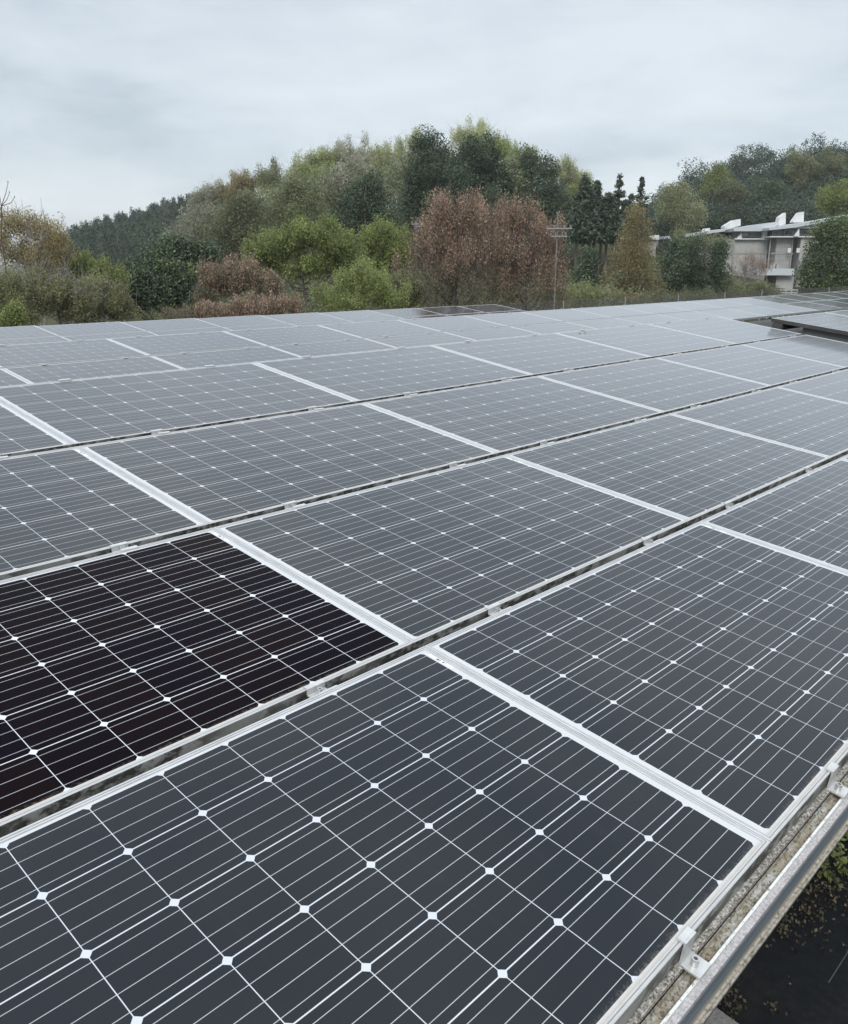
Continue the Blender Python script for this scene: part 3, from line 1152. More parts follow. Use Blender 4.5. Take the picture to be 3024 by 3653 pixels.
T('twiggy_shrub', 'olive twiggy shrub at the left edge with pale bent stems', 'shrub', [(20, 1040, 110, 110), (90, 1090, 90, 90)], 21, 'olive', 480, 9, .08, .19, 1.8, .42,
  bark='barkp', twigs=130, twig_len=.5, limbs=30, crown='foliage', stem='stems', thick=.5, tsd=.3)
T('twiggy_shrub', 'olive twiggy shrub below the yellow budding tree', 'shrub', [(190, 1030, 90, 95), (250, 1080, 90, 90)], 22, 'olive', 480, 9, .085, .20, 1.8, .42,
  bark='barkp', twigs=170, twig_len=.75, limbs=30, crown='foliage', stem='stems', thick=.5, tmean=.5, tsd=.35)
T('twiggy_shrub', 'olive green twiggy shrub left of the dark evergreen bush', 'shrub', [(340, 1060, 90, 85), (420, 1090, 70, 70), (290, 1110, 80, 60)], 23, 'olive', 520, 9, .085, .20, 1.8, .42,
  bark='barkp', twigs=120, twig_len=.55, limbs=30, crown='foliage', stem='stems', thick=.5, tsd=.26)
T('small_bush', 'small bright green bush at the bottom left above the panels', 'bush', [(55, 1120, 26, 32), (25, 1145, 16, 18)], 19.5, 'fresh', 140, 9, .075, .13, 1.6, .2, crown='foliage', stem='stems', limbs=8, thick=.4)
T('fresh_shrub', 'fresh green shrub with upright tips beside the yellow tree', 'shrub', [(285, 960, 45, 45), (355, 965, 50, 50), (410, 990, 38, 55), (320, 1020, 70, 50)], 28, 'fresh', 400, 9, .11, .20, 1.9, .5,
  crown='foliage', stem='stems', sz=1.5, twigs=40, twig_len=.5, limbs=20, thick=.5)
T('evergreen_bush', 'dark green evergreen bush in front of the left hill', 'bush', [(455, 1060, 45, 45), (500, 1010, 40, 45), (560, 1050, 70, 60), (610, 985, 45, 45), (660, 1030, 60, 70), (700, 1085, 45, 40), (545, 1000, 40, 40)], 30, 'dark', 560, 12, .155, .24, 1.5, .1,
  crown='foliage', stem='stems', limbs=20, tmean=.55, second=('fresh', .10, .4))
T('evergreen_bush', 'dark olive bush between the left pine hill and the reddish shrubs', 'bush', [(600, 930, 90, 60), (700, 925, 80, 60), (520, 960, 60, 45)], 40, 'dark', 300, 12, .2, .35, 1.5, .1,
  crown='foliage', stem='stems', limbs=10, tmean=.62)
T('reddish_shrub', 'red-brown budding shrub with bare twigs right of the dark evergreen bush', 'shrub', [(780, 1000, 62, 66), (870, 980, 66, 66), (955, 1030, 60, 55), (730, 1060, 50, 40)], 28, 'brown', 560, 8, .11, .20, 2.3, .55,
  crown='foliage', stem='stems', sz=1.7, twigs=150, twig_len=.6, limbs=40, thick=.5, tmean=.38, second=('red', .35, .35))
T('reddish_shrub', 'low tan-red budding shrub along the far panel edge', 'shrub', [(650, 1125, 70, 20), (770, 1112, 80, 26), (900, 1102, 80, 30), (1020, 1092, 65, 30)], 26, 'brown', 420, 8, .105, .17, 2.4, .65,
  crown='foliage', stem='stems', sz=1.6, twigs=120, twig_len=.4, limbs=30, thick=.5, tmean=.45, second=('red', .6, .3))
T('fresh_tree', 'broad fresh green tree in front of the middle hill', 'tree', [(950, 890, 75, 70), (1050, 855, 85, 70), (1120, 830, 70, 60), (1190, 860, 75, 70), (1080, 940, 150, 70), (1220, 930, 50, 55)], 39, 'fresh', 900, 11, .165, .29, 1.9, .45,
  sz=1.4, twigs=70, twig_len=.8, limbs=40, thick=.6, tmean=.5)
T('fresh_tree', 'smaller fresh green tree beside the red-brown trees', 'tree', [(1330, 850, 65, 60), (1395, 850, 70, 55), (1350, 930, 90, 70), (1440, 900, 50, 60)], 41, 'fresh', 560, 11, .165, .30, 1.9, .4,
  sz=1.4, twigs=50, twig_len=.8, limbs=30, thick=.6, tmean=.58)
T('lime_bush', 'bright yellow-green bush at the far panel edge below the green trees', 'bush', [(1235, 1000, 48, 55), (1290, 975, 42, 55), (1350, 1010, 60, 62), (1180, 1060, 60, 50), (1385, 1060, 60, 50), (1275, 1075, 90, 45), (1310, 1040, 60, 50)], 31, 'lime', 660, 9, .10, .21, 1.8, .4,
  crown='foliage', stem='stems', sz=1.4, twigs=90, twig_len=.5, limbs=30, thick=.5, tmean=.42, tsd=.26)
T('olive_bush', 'dull olive bush between the lime bush and the red-brown tree', 'bush', [(1450, 1030, 70, 70), (1430, 1085, 60, 45)], 33, 'olive', 320, 9, .12, .22, 1.8, .4, crown='foliage', stem='stems', sz=1.4, twigs=50, limbs=18, thick=.5, tmean=.35)
T('budding_maple', 'big red-brown budding tree with reddish upright tips, left of the utility pole', 'tree',
  [(1600, 760, 80, 75), (1690, 770, 75, 70), (1550, 850, 85, 80), (1660, 880, 120, 100), (1560, 960, 110, 90), (1680, 1000, 120, 90), (1520, 1060, 100, 50), (1660, 1070, 120, 50)], 36, 'brown', 640, 8, .135, .24, 2.3, .55,
  sz=2.0, twigs=260, twig_len=1.1, limbs=75, thick=.65, tmean=.42, second=('red', 1.0, .42))
T('budding_maple', 'dull red-brown budding tree standing around the utility pole', 'tree',
  [(1790, 790, 75, 70), (1860, 780, 75, 70), (1950, 830, 75, 75), (1800, 890, 90, 90), (1930, 920, 110, 100), (1820, 1010, 110, 80), (1960, 1010, 90, 80), (1840, 1070, 120, 50), (1970, 1080, 80, 40)], 37, 'brown', 640, 8, .135, .24, 2.3, .55,
  sz=2.0, twigs=260, twig_len=1.1, limbs=75, thick=.65, tmean=.48, second=('red', .95, .3))
T('yellow_green_bush', 'low yellow-green bush to the right of the red-brown trees', 'bush', [(2080, 1050, 60, 40), (2020, 1085, 60, 25)], 45, 'lime', 240, 9, .12, .2, 1.7, .3, crown='foliage', stem='stems', limbs=12, tmean=.25)
T('evergreen_bush', 'dark green bush at the foot of the tall pines', 'bush', [(2085, 960, 35, 80), (2140, 1025, 45, 45)], 56, 'dark', 260, 10, .22, .3, 1.6, .2, crown='foliage', stem='stems', limbs=10, tmean=.7)
T('ochre_conifer', 'yellow-brown cone-shaped tree in front of the tall pines', 'tree', [(2268, 775, 32, 48), (2262, 850, 55, 60), (2250, 925, 75, 60), (2240, 990, 100, 55), (2275, 1030, 95, 40)], 50, 'ochre', 760, 9, .17, .26, 2.0, .3,
  sz=1.3, limbs=30, twigs=40, thick=.7, tmean=.45)
T('evergreen_tree', 'dark green broad bush-like tree in front of the grey building', 'tree', [(2400, 900, 60, 50), (2475, 905, 70, 60), (2420, 965, 90, 55), (2520, 965, 70, 55), (2390, 1020, 60, 45), (2480, 1030, 90, 35), (2555, 905, 40, 40), (2570, 975, 40, 50)], 58, 'dark', 700, 10, .2, .3, 1.6, .15, limbs=22, tmean=.55)
T('greenish_tree', 'thin light green tree touching the left end of the grey building roof', 'tree', [(2440, 850, 45, 28), (2500, 862, 60, 30), (2560, 880, 40, 30)], 66, 'greyolive', 200, 9, .18, .3, 1.8, .25, limbs=14, tmean=.6)
T('bare_bush', 'leafless reddish bush fanning out before the grey building wall', 'bush', [(2660, 930, 60, 50), (2720, 950, 40, 45), (2640, 980, 50, 35)], 68, 'red', 60, 6, .12, .3, 2.5, .6, crown='crown', stem='branches', twigs=200, twig_len=1.3, limbs=50, thick=.55, bark='barkp', tmean=.35)
T('hedge_bush', 'low olive bush before the lower wall of the grey building', 'bush', [(2600, 1030, 60, 35), (2680, 1035, 70, 32), (2750, 1045, 45, 18)], 60, 'greyolive', 360, 10, .13, .2, 1.7, .3, crown='foliage', stem='stems', limbs=14, tmean=.5)
T('hedge_bush', 'dark olive low bush right of the yellow-brown tree', 'bush', [(2330, 1060, 60, 30), (2420, 1065, 70, 25), (2510, 1060, 60, 28)], 54, 'greyolive', 300, 10, .13, .2, 1.7, .3, crown='foliage', stem='stems', limbs=14, tmean=.22)
T('hedge_bush', 'olive green low bush under the yellow-brown tree', 'bush', [(2160, 1060, 60, 32), (2240, 1070, 60, 25)], 48, 'ochre', 240, 10, .13, .2, 1.7, .3, crown='foliage', stem='stems', limbs=14, tmean=.45)
T('broadleaf_tree', 'dense green tree at the right edge beside the grey building', 'tree', [(2960, 860, 70, 70), (3030, 830, 70, 60), (2915, 940, 70, 75), (3010, 940, 90, 90), (2910, 1010, 65, 45), (3000, 1015, 90, 45)], 64, 'dark', 1000, 11, .24, .38, 1.7, .25,
  limbs=30, tmean=.62, tsd=.28, second=('fresh', .25, .0))

# ---- mid-distance trees below the middle hill
G2 = None
T('olive_tree', 'grey-olive tree with round crown left of the middle hill', 'tree', [(680, 830, 70, 70), (640, 890, 60, 55), (735, 790, 60, 60)], 76, 'palegrey', 420, 9, .26, .42, 1.8, .2, limbs=24, twigs=50, twig_len=1.2, tmean=.25)
T('olive_tree', 'dark olive tree behind the broad fresh green tree, left side', 'tree', [(830, 790, 75, 80), (770, 870, 80, 70), (900, 860, 80, 80), (880, 760, 70, 70)], 70, 'greyolive', 700, 9, .26, .42, 1.7, .15, limbs=24, tmean=.28)
T('olive_tree', 'olive tree in the middle of the hill foot, behind the fresh green trees', 'tree', [(1000, 770, 85, 90), (1100, 750, 80, 90), (1060, 690, 70, 60)], 74, 'greyolive', 700, 9, .27, .45, 1.7, .15, limbs=24, tmean=.55)
T('evergreen_tree', 'dark conifer-like tree directly behind the smaller fresh green tree', 'tree', [(1290, 740, 70, 90), (1370, 770, 70, 80), (1240, 800, 60, 70), (1320, 680, 45, 50)], 66, 'dark', 620, 10, .26, .4, 1.6, .15, limbs=20, tmean=.55)
T('grey_tree', 'pale grey budding tree in the middle of the hill slope', 'tree', [(1180, 690, 80, 70), (1260, 640, 70, 60), (1140, 760, 50, 60)], 88, 'palegrey', 520, 8, .3, .45, 2.0, .3, limbs=30, twigs=80, twig_len=1.4, tmean=.42)
T('evergreen_tree', 'huge dark evergreen at the top of the middle hill, left crown', 'tree', [(1550, 545, 75, 65), (1500, 620, 65, 75), (1580, 650, 100, 90), (1490, 720, 60, 70)], 84, 'dark', 900, 11, .3, .42, 1.6, .1, limbs=20, tmean=.52)
T('evergreen_tree', 'huge dark evergreen on the middle hill, right crown beside the left one', 'tree', [(1700, 555, 70, 65), (1660, 640, 90, 90), (1760, 650, 85, 90), (1740, 730, 90, 70)], 86, 'dark', 900, 11, .3, .42, 1.6, .1, limbs=20, tmean=.45)
T('evergreen_tree', 'dark evergreen on the right shoulder of the middle hill', 'tree', [(1920, 600, 65, 55), (1900, 680, 75, 75), (1980, 730, 70, 80), (1850, 720, 50, 60)], 86, 'dark', 700, 11, .28, .42, 1.6, .1, limbs=20, tmean=.5)

# ---- the pale trees on the middle hill's skyline
SKY = [
    ('yellowish', 'yellow-green budding tree low on the left shoulder of the middle hill', [(870, 650, 55, 45), (830, 700, 60, 50)], 'ochre', .65),
    ('grey', 'grey-green tree left of the yellow-green one on the left hill shoulder', [(770, 690, 45, 42), (720, 720, 50, 45)], 'palegrey', .4),
    ('pale', 'pale olive tree on the middle hill skyline beside the yellow-green one', [(960, 640, 55, 50), (990, 690, 60, 50)], 'greyolive', .75),
    ('sparse', 'sparse pale tree at the first rise of the middle hill skyline', [(1090, 590, 55, 58), (1050, 650, 60, 50)], 'pale', .45),
    ('lime', 'fresh green tree below the bare grey one on the middle hill', [(1180, 570, 60, 45), (1130, 620, 70, 50)], 'lime', .62),
    ('bare', 'bare grey feathery tree on the middle hill skyline', [(1250, 560, 75, 62)], 'palegrey', .72),
    ('palegreen', 'pale feathery tree right of the bare grey one on the skyline', [(1350, 570, 50, 60), (1390, 620, 60, 50)], 'pale', .5),
    ('palegreen', 'pale green feathery tree touching the left of the huge dark evergreen', [(1430, 560, 55, 62), (1485, 520, 38, 58), (1420, 640, 50, 60)], 'pale', .62),
    ('tall', 'tallest pale green tree at the very top of the middle hill', [(1690, 478, 58, 52), (1650, 500, 40, 45), (1740, 510, 45, 50)], 'pale', .70),
    ('limeright', 'bright green tree right of the hill top behind the dark evergreen', [(1790, 540, 55, 58), (1820, 600, 50, 50)], 'lime', .66),
    ('smallpale', 'small pale tree in the dip between the two dark evergreens', [(1875, 570, 38, 42)], 'pale', .6),
    ('rightpale', 'pale tree on the right shoulder behind the dark evergreen', [(2010, 610, 48, 48), (2060, 650, 50, 45)], 'pale', .5),
    ('rightgreen', 'yellow-green tree at the right foot of the middle hill', [(2040, 730, 55, 65), (2085, 690, 50, 55)], 'lime', .35),
]
for nm, lab, lob, lf, tm in SKY:
    bare = nm == 'bare'
    T('hill_tree', lab, 'tree', lob, 112 if nm != 'rightgreen' else 92, lf, 330 if not bare else 260, 8, .34, .5, 2.2, .4, limbs=40, twigs=140 if not bare else 260, twig_len=1.9, tmean=tm,
      bark='barkp', sz=1.5, thick=.45, group='pale trees on the middle hill')

# ---- tall pines with bare trunks, right of the middle hill
PINES = [(2088, 640, 70, 'leftmost and widest of the group'), (2128, 655, 74, 'second from the left of the group'), (2172, 700, 70, 'third from the left of the group'), (2213, 624, 78, 'tallest, with an open top'),
         (2252, 700, 74, 'short one right of the tallest'), (2290, 638, 80, 'rightmost, with a thin open top')]
for i, (px, top, dist, w_) in enumerate(PINES):
    rng = np.random.default_rng(300 + i)
    b = at(px, top, dist)
    gz = H(b.x, b.y)
    h = b.z - gz
    base = at(px, 850, dist).z - gz
    if i < 3:
        c = conifer_cards(h, 2.6 if i == 0 else 2.0, base, 420, rng, .3)
    else:
        c = conifer_cards(h, 1.5, base, 300, rng, .3, .85)
    v, t = leaf_cards(c, np.clip(rng.normal(.4, .2, len(c)), 0, 1), 9, .22 if i < 3 else .13, .30, 2.6, .05, rng)
    o = thing('tall_pine', f'tall dark bare-trunked pine, {w_}', 'tree', (b.x, b.y, gz), 'tall pines right of the middle hill')
    obj('crown', foliage_mesh('crown', [v], [t], LEAF['pine']), o)
    mb = MB()
    mb.tube([(0, 0, -.3), (0.05, 0, h * .4), (0, .05, h * .75), (0, 0, h * .99)], [.17, .14, .08, .02], 7)
    for q in range(26):
        z = base + (h - base) * (q + .3) / 27
        an = rng.uniform(0, 6.28)
        ln = (2.2 if i < 3 else 1.6) * (1 - (z - base) / (h - base)) ** .8 * .8 + .15
        mb.tube([(0, 0, z), (ln * math.cos(an), ln * math.sin(an), z + .1)], [.045, .012], 4, cap=False)
    mb.build('trunk', M['bark'], o)
# more pine trunks in the shade of the same stand
for i, px in enumerate((2062, 2108, 2150, 2192, 2234)):
    rng = np.random.default_rng(340 + i)
    d = 84 + i % 3 * 4
    b = at(px, 720 + 12 * (i % 2), d)
    gz = H(b.x, b.y)
    h = b.z - gz
    base = at(px, 845, d).z - gz
    c = conifer_cards(h, 2.3, base, 260, rng, .3)
    v, t = leaf_cards(c, np.clip(rng.normal(.3, .2, len(c)), 0, 1), 9, .25, .34, 2.2, .05, rng)
    o = thing('tall_pine', f'shaded pine standing behind the tall pines, {ORD[i]} from the left', 'tree', (b.x, b.y, gz), 'shaded pines behind the tall pines')
    obj('crown', foliage_mesh('crown', [v], [t], LEAF['pine']), o)
    MB().tube([(0, 0, -.3), (0.05, 0, h * .4), (0, .05, h * .8), (0, 0, h)], [.17, .14, .08, .02], 7).build('trunk', M['bark'], o)

# ---- single trees on the right hill
for lab, lob, d, lf, tm in (
        ('light olive round tree at the left foot of the right hill', [(2420, 700, 55, 55), (2380, 730, 45, 50), (2450, 770, 70, 55)], 118, 'greyolive', .8),
        ('yellow-green tree above the light olive one on the right hill', [(2555, 640, 45, 42), (2530, 700, 50, 50)], 138, 'fresh', .3),
        ('yellowish olive tree high on the right hill near the right edge', [(2850, 575, 55, 40), (2870, 640, 50, 50)], 150, 'greyolive', .55),
        ('grey tree beside the yellowish olive tree high on the right hill', [(2960, 590, 45, 55), (2985, 650, 50, 45)], 150, 'greyolive', .45),
        ('yellow-green tree at the right edge above the building roof', [(2990, 690, 65, 40), (2970, 720, 50, 30)], 116, 'fresh', .5),
        ('olive tree in the middle of the right hill slope', [(2520, 780, 60, 45), (2600, 700, 45, 50)], 132, 'greyolive', .2),
        ('dull green tree behind the building roof vents', [(2740, 700, 70, 60), (2690, 760, 60, 40)], 136, 'dark', .7),
        ('dark round tree above the left end of the building roof', [(2620, 790, 60, 40), (2560, 810, 50, 30)], 124, 'dark', .4)):
    T('slope_tree', lab, 'tree', lob, d, lf, 420, 9, .38, .55, 1.8, .2, limbs=24, tmean=tm, group='single trees on the right hill')

# ------------------------------------------------------------------ far woods, each one mass
def wood(name, pts, leaf_key, hrange, wr, seed, cone=True, cards=260, size=.5, tmean=.5, tsd=.2):
    rng = np.random.default_rng(seed)
    vl, tl, mb = [], [], MB()
    for (x, y) in pts:
        gz = H(x, y)
        h = rng.uniform(*hrange)
        hw = h * rng.uniform(*wr)
        tt = rng.normal(tmean, tsd)
        if cone:
            c = conifer_cards(h, hw, h * .2, cards // 4, rng, size)
        else:
            lobes = [(rng.normal(0, .5) * hw, rng.normal(0, .4) * hw, h * rng.uniform(.55, .85), hw * rng.uniform(.6, .95), hw * .8, h * rng.uniform(.16, .26)) for _ in range(4)]
            c, _ = sample_lobes(lobes, cards // 4, rng)
        v, t = leaf_cards(c + np.array([x, y, gz]), np.clip(rng.normal(tt, .16, len(c)), 0, 1), 4, size * 1.1, size, 1.7, .15, rng)
        vl.append(v)
        tl.append(t)
        if rng.uniform() < .5:
            mb.tube([(x, y, gz - .3), (x, y, gz + h * .6)], [.18, .08], 4, cap=False)
    o = obj(name, foliage_mesh(name, vl, tl, LEAF[leaf_key]))
    tag(o, kind='stuff')
    return o, mb


def scatter(seed, n, x0, x1, y0, y1, cond, mind):
    rng = np.random.default_rng(seed)
    pts = []
    for _ in range(n * 30):
        x, y = rng.uniform(x0, x1), rng.uniform(y0, y1)
        if not cond(x, y):
            continue
        if all((x - a) ** 2 + (y - b) ** 2 > mind ** 2 for a, b in pts):
            pts.append((x, y))
            if len(pts) >= n:
                break
    return pts


def skyline(prof):
    xs = [p[0] for p in prof]
    ys = [p[1] for p in prof]
    return lambda px: float(np.interp(px, xs, ys))


def fit_wood(name, label, seed, n, rect, prof, leaf, hr, wr, mind, **kw):
    """scatter trees whose tops stay under the wooded skyline"""
    sk = skyline(prof)
    lo, hi = prof[0][0], prof[-1][0]

    def cond(x, y):
        p = to_px((x, y, H(x, y) + hr[1] * .93))
        return lo < p[0] < hi and p[1] > sk(p[0]) - 8
    pts = scatter(seed, n, *rect, cond, mind)
    o, mb = wood(name, pts, leaf, hr, wr, seed, **kw)
    tag(o, label, 'wood')
    if mb.v:
        mb.build('trunks', M['barkd'], o)['kind'] = 'stuff'
    return len(pts)


nL = fit_wood('pine_wood', 'dark green pine wood covering the far left hill', 11, 620, (-135, -25, 165, 262),
              [(150, 860), (220, 826), (300, 800), (370, 765), (480, 735), (560, 705), (640, 680), (760, 655), (900, 640)], 'pine', (5.5, 8.0), (.30, .40), 2.1, cards=1000, size=.28, tmean=.5)
nR = fit_wood('mixed_wood', 'dark mixed wood covering the hill on the right', 12, 420, (38, 135, 128, 205),
              [(2300, 720), (2335, 690), (2440, 630), (2500, 590), (2560, 565), (2640, 525), (2700, 512), (2830, 505), (2950, 500), (3024, 490), (3300, 480)], 'pine', (6.5, 9.5), (.36, .48), 2.7, cone=False, cards=1500, size=.28, tmean=.26, tsd=.16)
nC = fit_wood('hill_wood', 'olive and dark undergrowth wood on the slope of the middle hill', 13, 170, (-45, 32, 86, 128),
              [(560, 900), (700, 760), (870, 680), (1090, 600), (1250, 560), (1480, 520), (1690, 490), (1800, 520), (1990, 600), (2130, 700), (2200, 760)], 'greyolive', (7, 9.5), (.30, .42), 2.8, cone=False, cards=2000, size=.22, tmean=.35, tsd=.25)
rngt = np.random.default_rng(5)
vl, tl = [], []
for px in np.linspace(380, 2320, 90):
    d0 = rngt.uniform(44, 62)
    top = np.interp(px, [380, 700, 1000, 1500, 2050, 2320], [985, 985, 1000, 1000, 985, 1020]) + rngt.normal(0, 14)
    p = at(px + rngt.normal(0, 10), top, d0)
    gz = H(p.x, p.y)
    w_ = rngt.uniform(1.0, 1.9)
    lobes = [(p.x + rngt.normal(0, .6), p.y + rngt.normal(0, .6), gz + (p.z - gz) * f_, w_, w_, (p.z - gz) * .26) for f_ in (.3, .55, .76)]
    c, _ = sample_lobes(lobes, 60, rngt)
    v, t = leaf_cards(c, np.clip(rngt.normal(rngt.uniform(.15, .6), .15, 60), 0, 1), 26, .24, .13, 1.8, .35, rngt)
    vl.append(v)
    tl.append(t)
tag(obj('thicket', foliage_mesh('thicket', vl, tl, LEAF['greyolive'])), 'olive undergrowth thicket behind the foreground bushes', 'thicket', kind='stuff')
import sys
sys.stderr.write(f'woods {nL} {nR} {nC}\n')

# ------------------------------------------------------------------ utility poles
for px, yt_, yb_, d, arms, lab in ((1990, 763, 1010, 35.9, ((815, 44), (843, 30)), 'grey concrete utility pole with two crossarms among the red-brown trees'),
                                   (1487, 778, 860, 36, ((800, 22), (808, 14)), 'small pale utility pole with one crossarm left of the red-brown trees')):
    b = at(px, yt_, d)
    o = thing('utility_pole', lab, 'utility pole', (b.x, b.y, 0))
    MB().tube([(0, 0, -.2), (0, 0, b.z)], [.036 if px > 1600 else .03, .025 if px > 1600 else .02], 10).build('pole', M['pole'], o)
    for j, (ay, hw) in enumerate(arms):
        z = at(px, ay, d).z
        hwm = hw * d / FPX
        mb = MB()
        mb.box((-hwm * (.9 if j == 0 else .7), -.10, z - .02), (hwm * 1.1, -.05, z + .02))
        arm = mb.build('crossarm', M['galv'], o)
        for s_ in (-.75, -.25, .55, .95):
            xx = hwm * s_
            MB().tube([(xx, -.065, z + .03), (xx, -.065, z + .07), (xx, -.065, z + .13)], [.012, .018, .010], 8).build('insulator', M['galv'], arm)

# ------------------------------------------------------------------ the grey building on the right
m = NT('block_wall')
br = m.n('ShaderNodeTexBrick')
br.inputs['Scale'].default_value = 1.0
br.inputs['Brick Width'].default_value = 0.9
br.inputs['Row Height'].default_value = 0.45
br.inputs['Mortar Size'].default_value = 0.02
mpn = m.n('ShaderNodeMapping')
mpn.inputs['Rotation'].default_value = (math.pi / 2, 0, 0)
m.l(m.objco(), mpn.inputs[0])
m.l(mpn.outputs[0], br.inputs['Vector'])
br.inputs['Color1'].default_value = (.25, .253, .247, 1)
br.inputs['Color2'].default_value = (.28, .28, .27, 1)
br.inputs['Mortar'].default_value = (.20, .20, .195, 1)
M['block'] = m.fin(m.mix(m.math('MULTIPLY', m.smooth(m.noise(.5, 5), .4, .7), .45), br.outputs[0], (.17, .165, .155)), .9)
m = NT('beige_wall')
M['beige'] = m.fin(m.ramp(m.noise(.6, 6), [(.3, (.27, .27, .258)), (.7, (.35, .348, .335))]), .9)
m = NT('white_trim')
M['trim'] = m.fin(m.ramp(m.noise(1.5, 5), [(.3, (.48, .49, .49)), (.7, (.60, .61, .61))]), .5)
m = NT('roof_sheet')
M['sheet'] = m.fin((.46, .49, .51), .4, .2)
m = NT('window_glass')
M['pane'] = m.fin((.03, .045, .06), .08, 0, .6)
m = NT('window_blind')
M['blind'] = m.fin((.35, .40, .42), .5)

BD = 96.0
bb = thing('grey_building', 'stepped grey and beige building with white sloping roofs and roof vents on the right', 'building', (at(2830, 1000, BD).x, BD, 0))
OX, OY = bb.location.x, bb.location.y


def bp(cx, cy, d=BD):
    """point of the facade from coordinates read off an enlarged crop of the photograph"""
    p = at(2350 + .3878 * cx, 720 + .3878 * cy, d)
    return (p.x - OX, p.y - OY, p.z)


def slab(cx0, cy0, cx1, cy1, d0, depth):
    a, b = bp(cx0, cy1, d0), bp(cx1, cy0, d0)
    return (a[0], d0 - OY, a[2]), (b[0], d0 + depth - OY, b[2])


# bay A: right, nearest
MB().box(*slab(1025, 325, 1243, 900, BD, 1.6)).build('wall', M['block'], bb)
MB().box(*slab(1244, 325, 1900, 900, BD - .6, 2.2)).build('wall', M['beige'], bb)
MB().box(*slab(1022, 316, 1900, 326, BD - .9, 2)).build('sill_band', M['trim'], bb)
MB().box(*slab(1035, 236, 1900, 316, BD + .5, 1.0)).build('clerestory_wall', M['wallg'], bb)


def window(cx0, cy0, cx1, cy1, d, mat='pane'):
    a, b = slab(cx0, cy0, cx1, cy1, d, .12)
    fm = MB()
    t = .12
    fm.box((a[0], a[1], a[2]), (b[0], b[1], a[2] + t)).box((a[0], a[1], b[2] - t), (b[0], b[1], b[2]))
    fm.box((a[0], a[1], a[2] + t), (a[0] + t, b[1], b[2] - t)).box((b[0] - t, a[1], a[2] + t), (b[0], b[1], b[2] - t))
    wn_ = fm.build('window', M['galv'], bb)
    MB().box((a[0] + t, a[1] + .05, a[2] + t), (b[0] - t, b[1] - .02, b[2] - t)).build('pane', M[mat], wn_)


for x0, x1 in ((1040, 1110), (1145, 1238), (1292, 1400), (1402, 1510), (1512, 1620)):
    window(x0, 256, x1, 312, BD + .35)


def roof(pts, d0, depth, name='roof', mat='sheet'):
    q = [bp(x, y, d0) for x, y in pts]
    mb = MB()
    mb.prism([(p[0], p[2]) for p in q], d0 - OY, d0 + depth - OY, (0, 2))
    return mb.build(name, M[mat], bb)


r1 = roof([(1015, 262), (1260, 236), (1580, 180), (2000, 108), (2000, 78), (1570, 153), (1240, 205), (1015, 238)], BD - 1.2, 3.6)
roof([(1240, 243), (1900, 240), (1900, 130), (1580, 184)], BD - 0.9, 1.2, 'gable_panel', 'trim')
# triangular fins
for pts, d0 in (([(1243, 318), (1292, 318), (1292, 250)], BD - 1.2), ([(715, 338), (764, 338), (764, 278)], 97.1)):
    q = [bp(x, y, d0) for x, y in pts]
    MB().prism([(p[0], p[2]) for p in q], d0 - OY, d0 + .25 - OY, (0, 2)).build('fin', M['trim'], bb)
# bay B
MB().box(*slab(560, 345, 1008, 900, 97.4, 1.4)).build('wall', M['beige'], bb)
MB().box(*slab(700, 336, 1012, 346, 97.0, .4)).build('sill_band', M['trim'], bb)
MB().box(*slab(700, 250, 1010, 336, 97.8, 1.0)).build('clerestory_wall', M['wallg'], bb)
window(766, 276, 830, 322, 97.65, 'blind')
window(831, 276, 912, 322, 97.65)
window(918, 280, 952, 332, 97.65)
MB().box(*slab(956, 272, 1001, 350, 96.9, .7)).build('column', M['trim'], bb)
r2 = roof([(690, 270), (930, 270), (1105, 215), (1105, 182), (930, 205), (690, 243)], 96.6, 3.2)
roof([(720, 272), (1010, 272), (1010, 250), (900, 250)], 96.8, .8, 'gable_panel', 'trim')
# bay C and the low left end
MB().box(*slab(180, 330, 1880, 900, 99.2, 14)).build('wall', M['wallg'], bb)
window(258, 334, 330, 372, 99.05)
r3 = roof([(245, 326), (380, 306), (610, 270), (610, 246), (380, 280), (245, 300)], 98.2, 4)
roof([(50, 342), (112, 338), (112, 312), (50, 322)], 101, 6, 'roof')
MB().box(*slab(60, 342, 120, 900, 101.4, 5)).build('wall', M['wallg'], bb)
# roof vents: sloped-back hoods
for pts, d0, dep, rr in (([(605, 262), (752, 218), (752, 158), (690, 170), (605, 222)], 98.6, 1.2, r2), ([(1100, 225), (1166, 207), (1168, 100), (1112, 142), (1100, 190)], 96.8, 1.0, r1),
                         ([(1238, 192), (1332, 186), (1336, 90), (1298, 98), (1238, 180)], 97.0, 1.0, r1), ([(395, 305), (470, 295), (470, 240), (430, 246), (395, 290)], 98.8, 1.0, r3),
                         ([(1655, 160), (1725, 150), (1722, 124), (1655, 132)], 97.0, 1.0, r1)):
    q = [bp(x, y, d0) for x, y in pts]
    mb = MB()
    mb.prism([(p[0], p[2]) for p in q], d0 - OY, d0 + dep - OY, (0, 2))
    v_ = mb.build('roof_vent', M['trim'], rr)
# downpipes and a gutter line
for cx_, d0 in ((1030, BD - .12), (1236, BD - .12), (700, 97.28)):
    p0, p1 = bp(cx_, 330, d0), bp(cx_, 612, d0)
    MB().tube([(p0[0], d0 - OY, p0[2]), (p0[0], d0 - OY, p1[2])], [.06, .06], 8).build('downpipe', M['wallg'], bb)
MB().box(*slab(561, 470, 1006, 478, 97.34, .05)).build('string_course', M['wallg'], bb)
MB().box(*slab(1030, 470, 1240, 478, BD - .06, .05)).build('string_course', M['wallg'], bb)
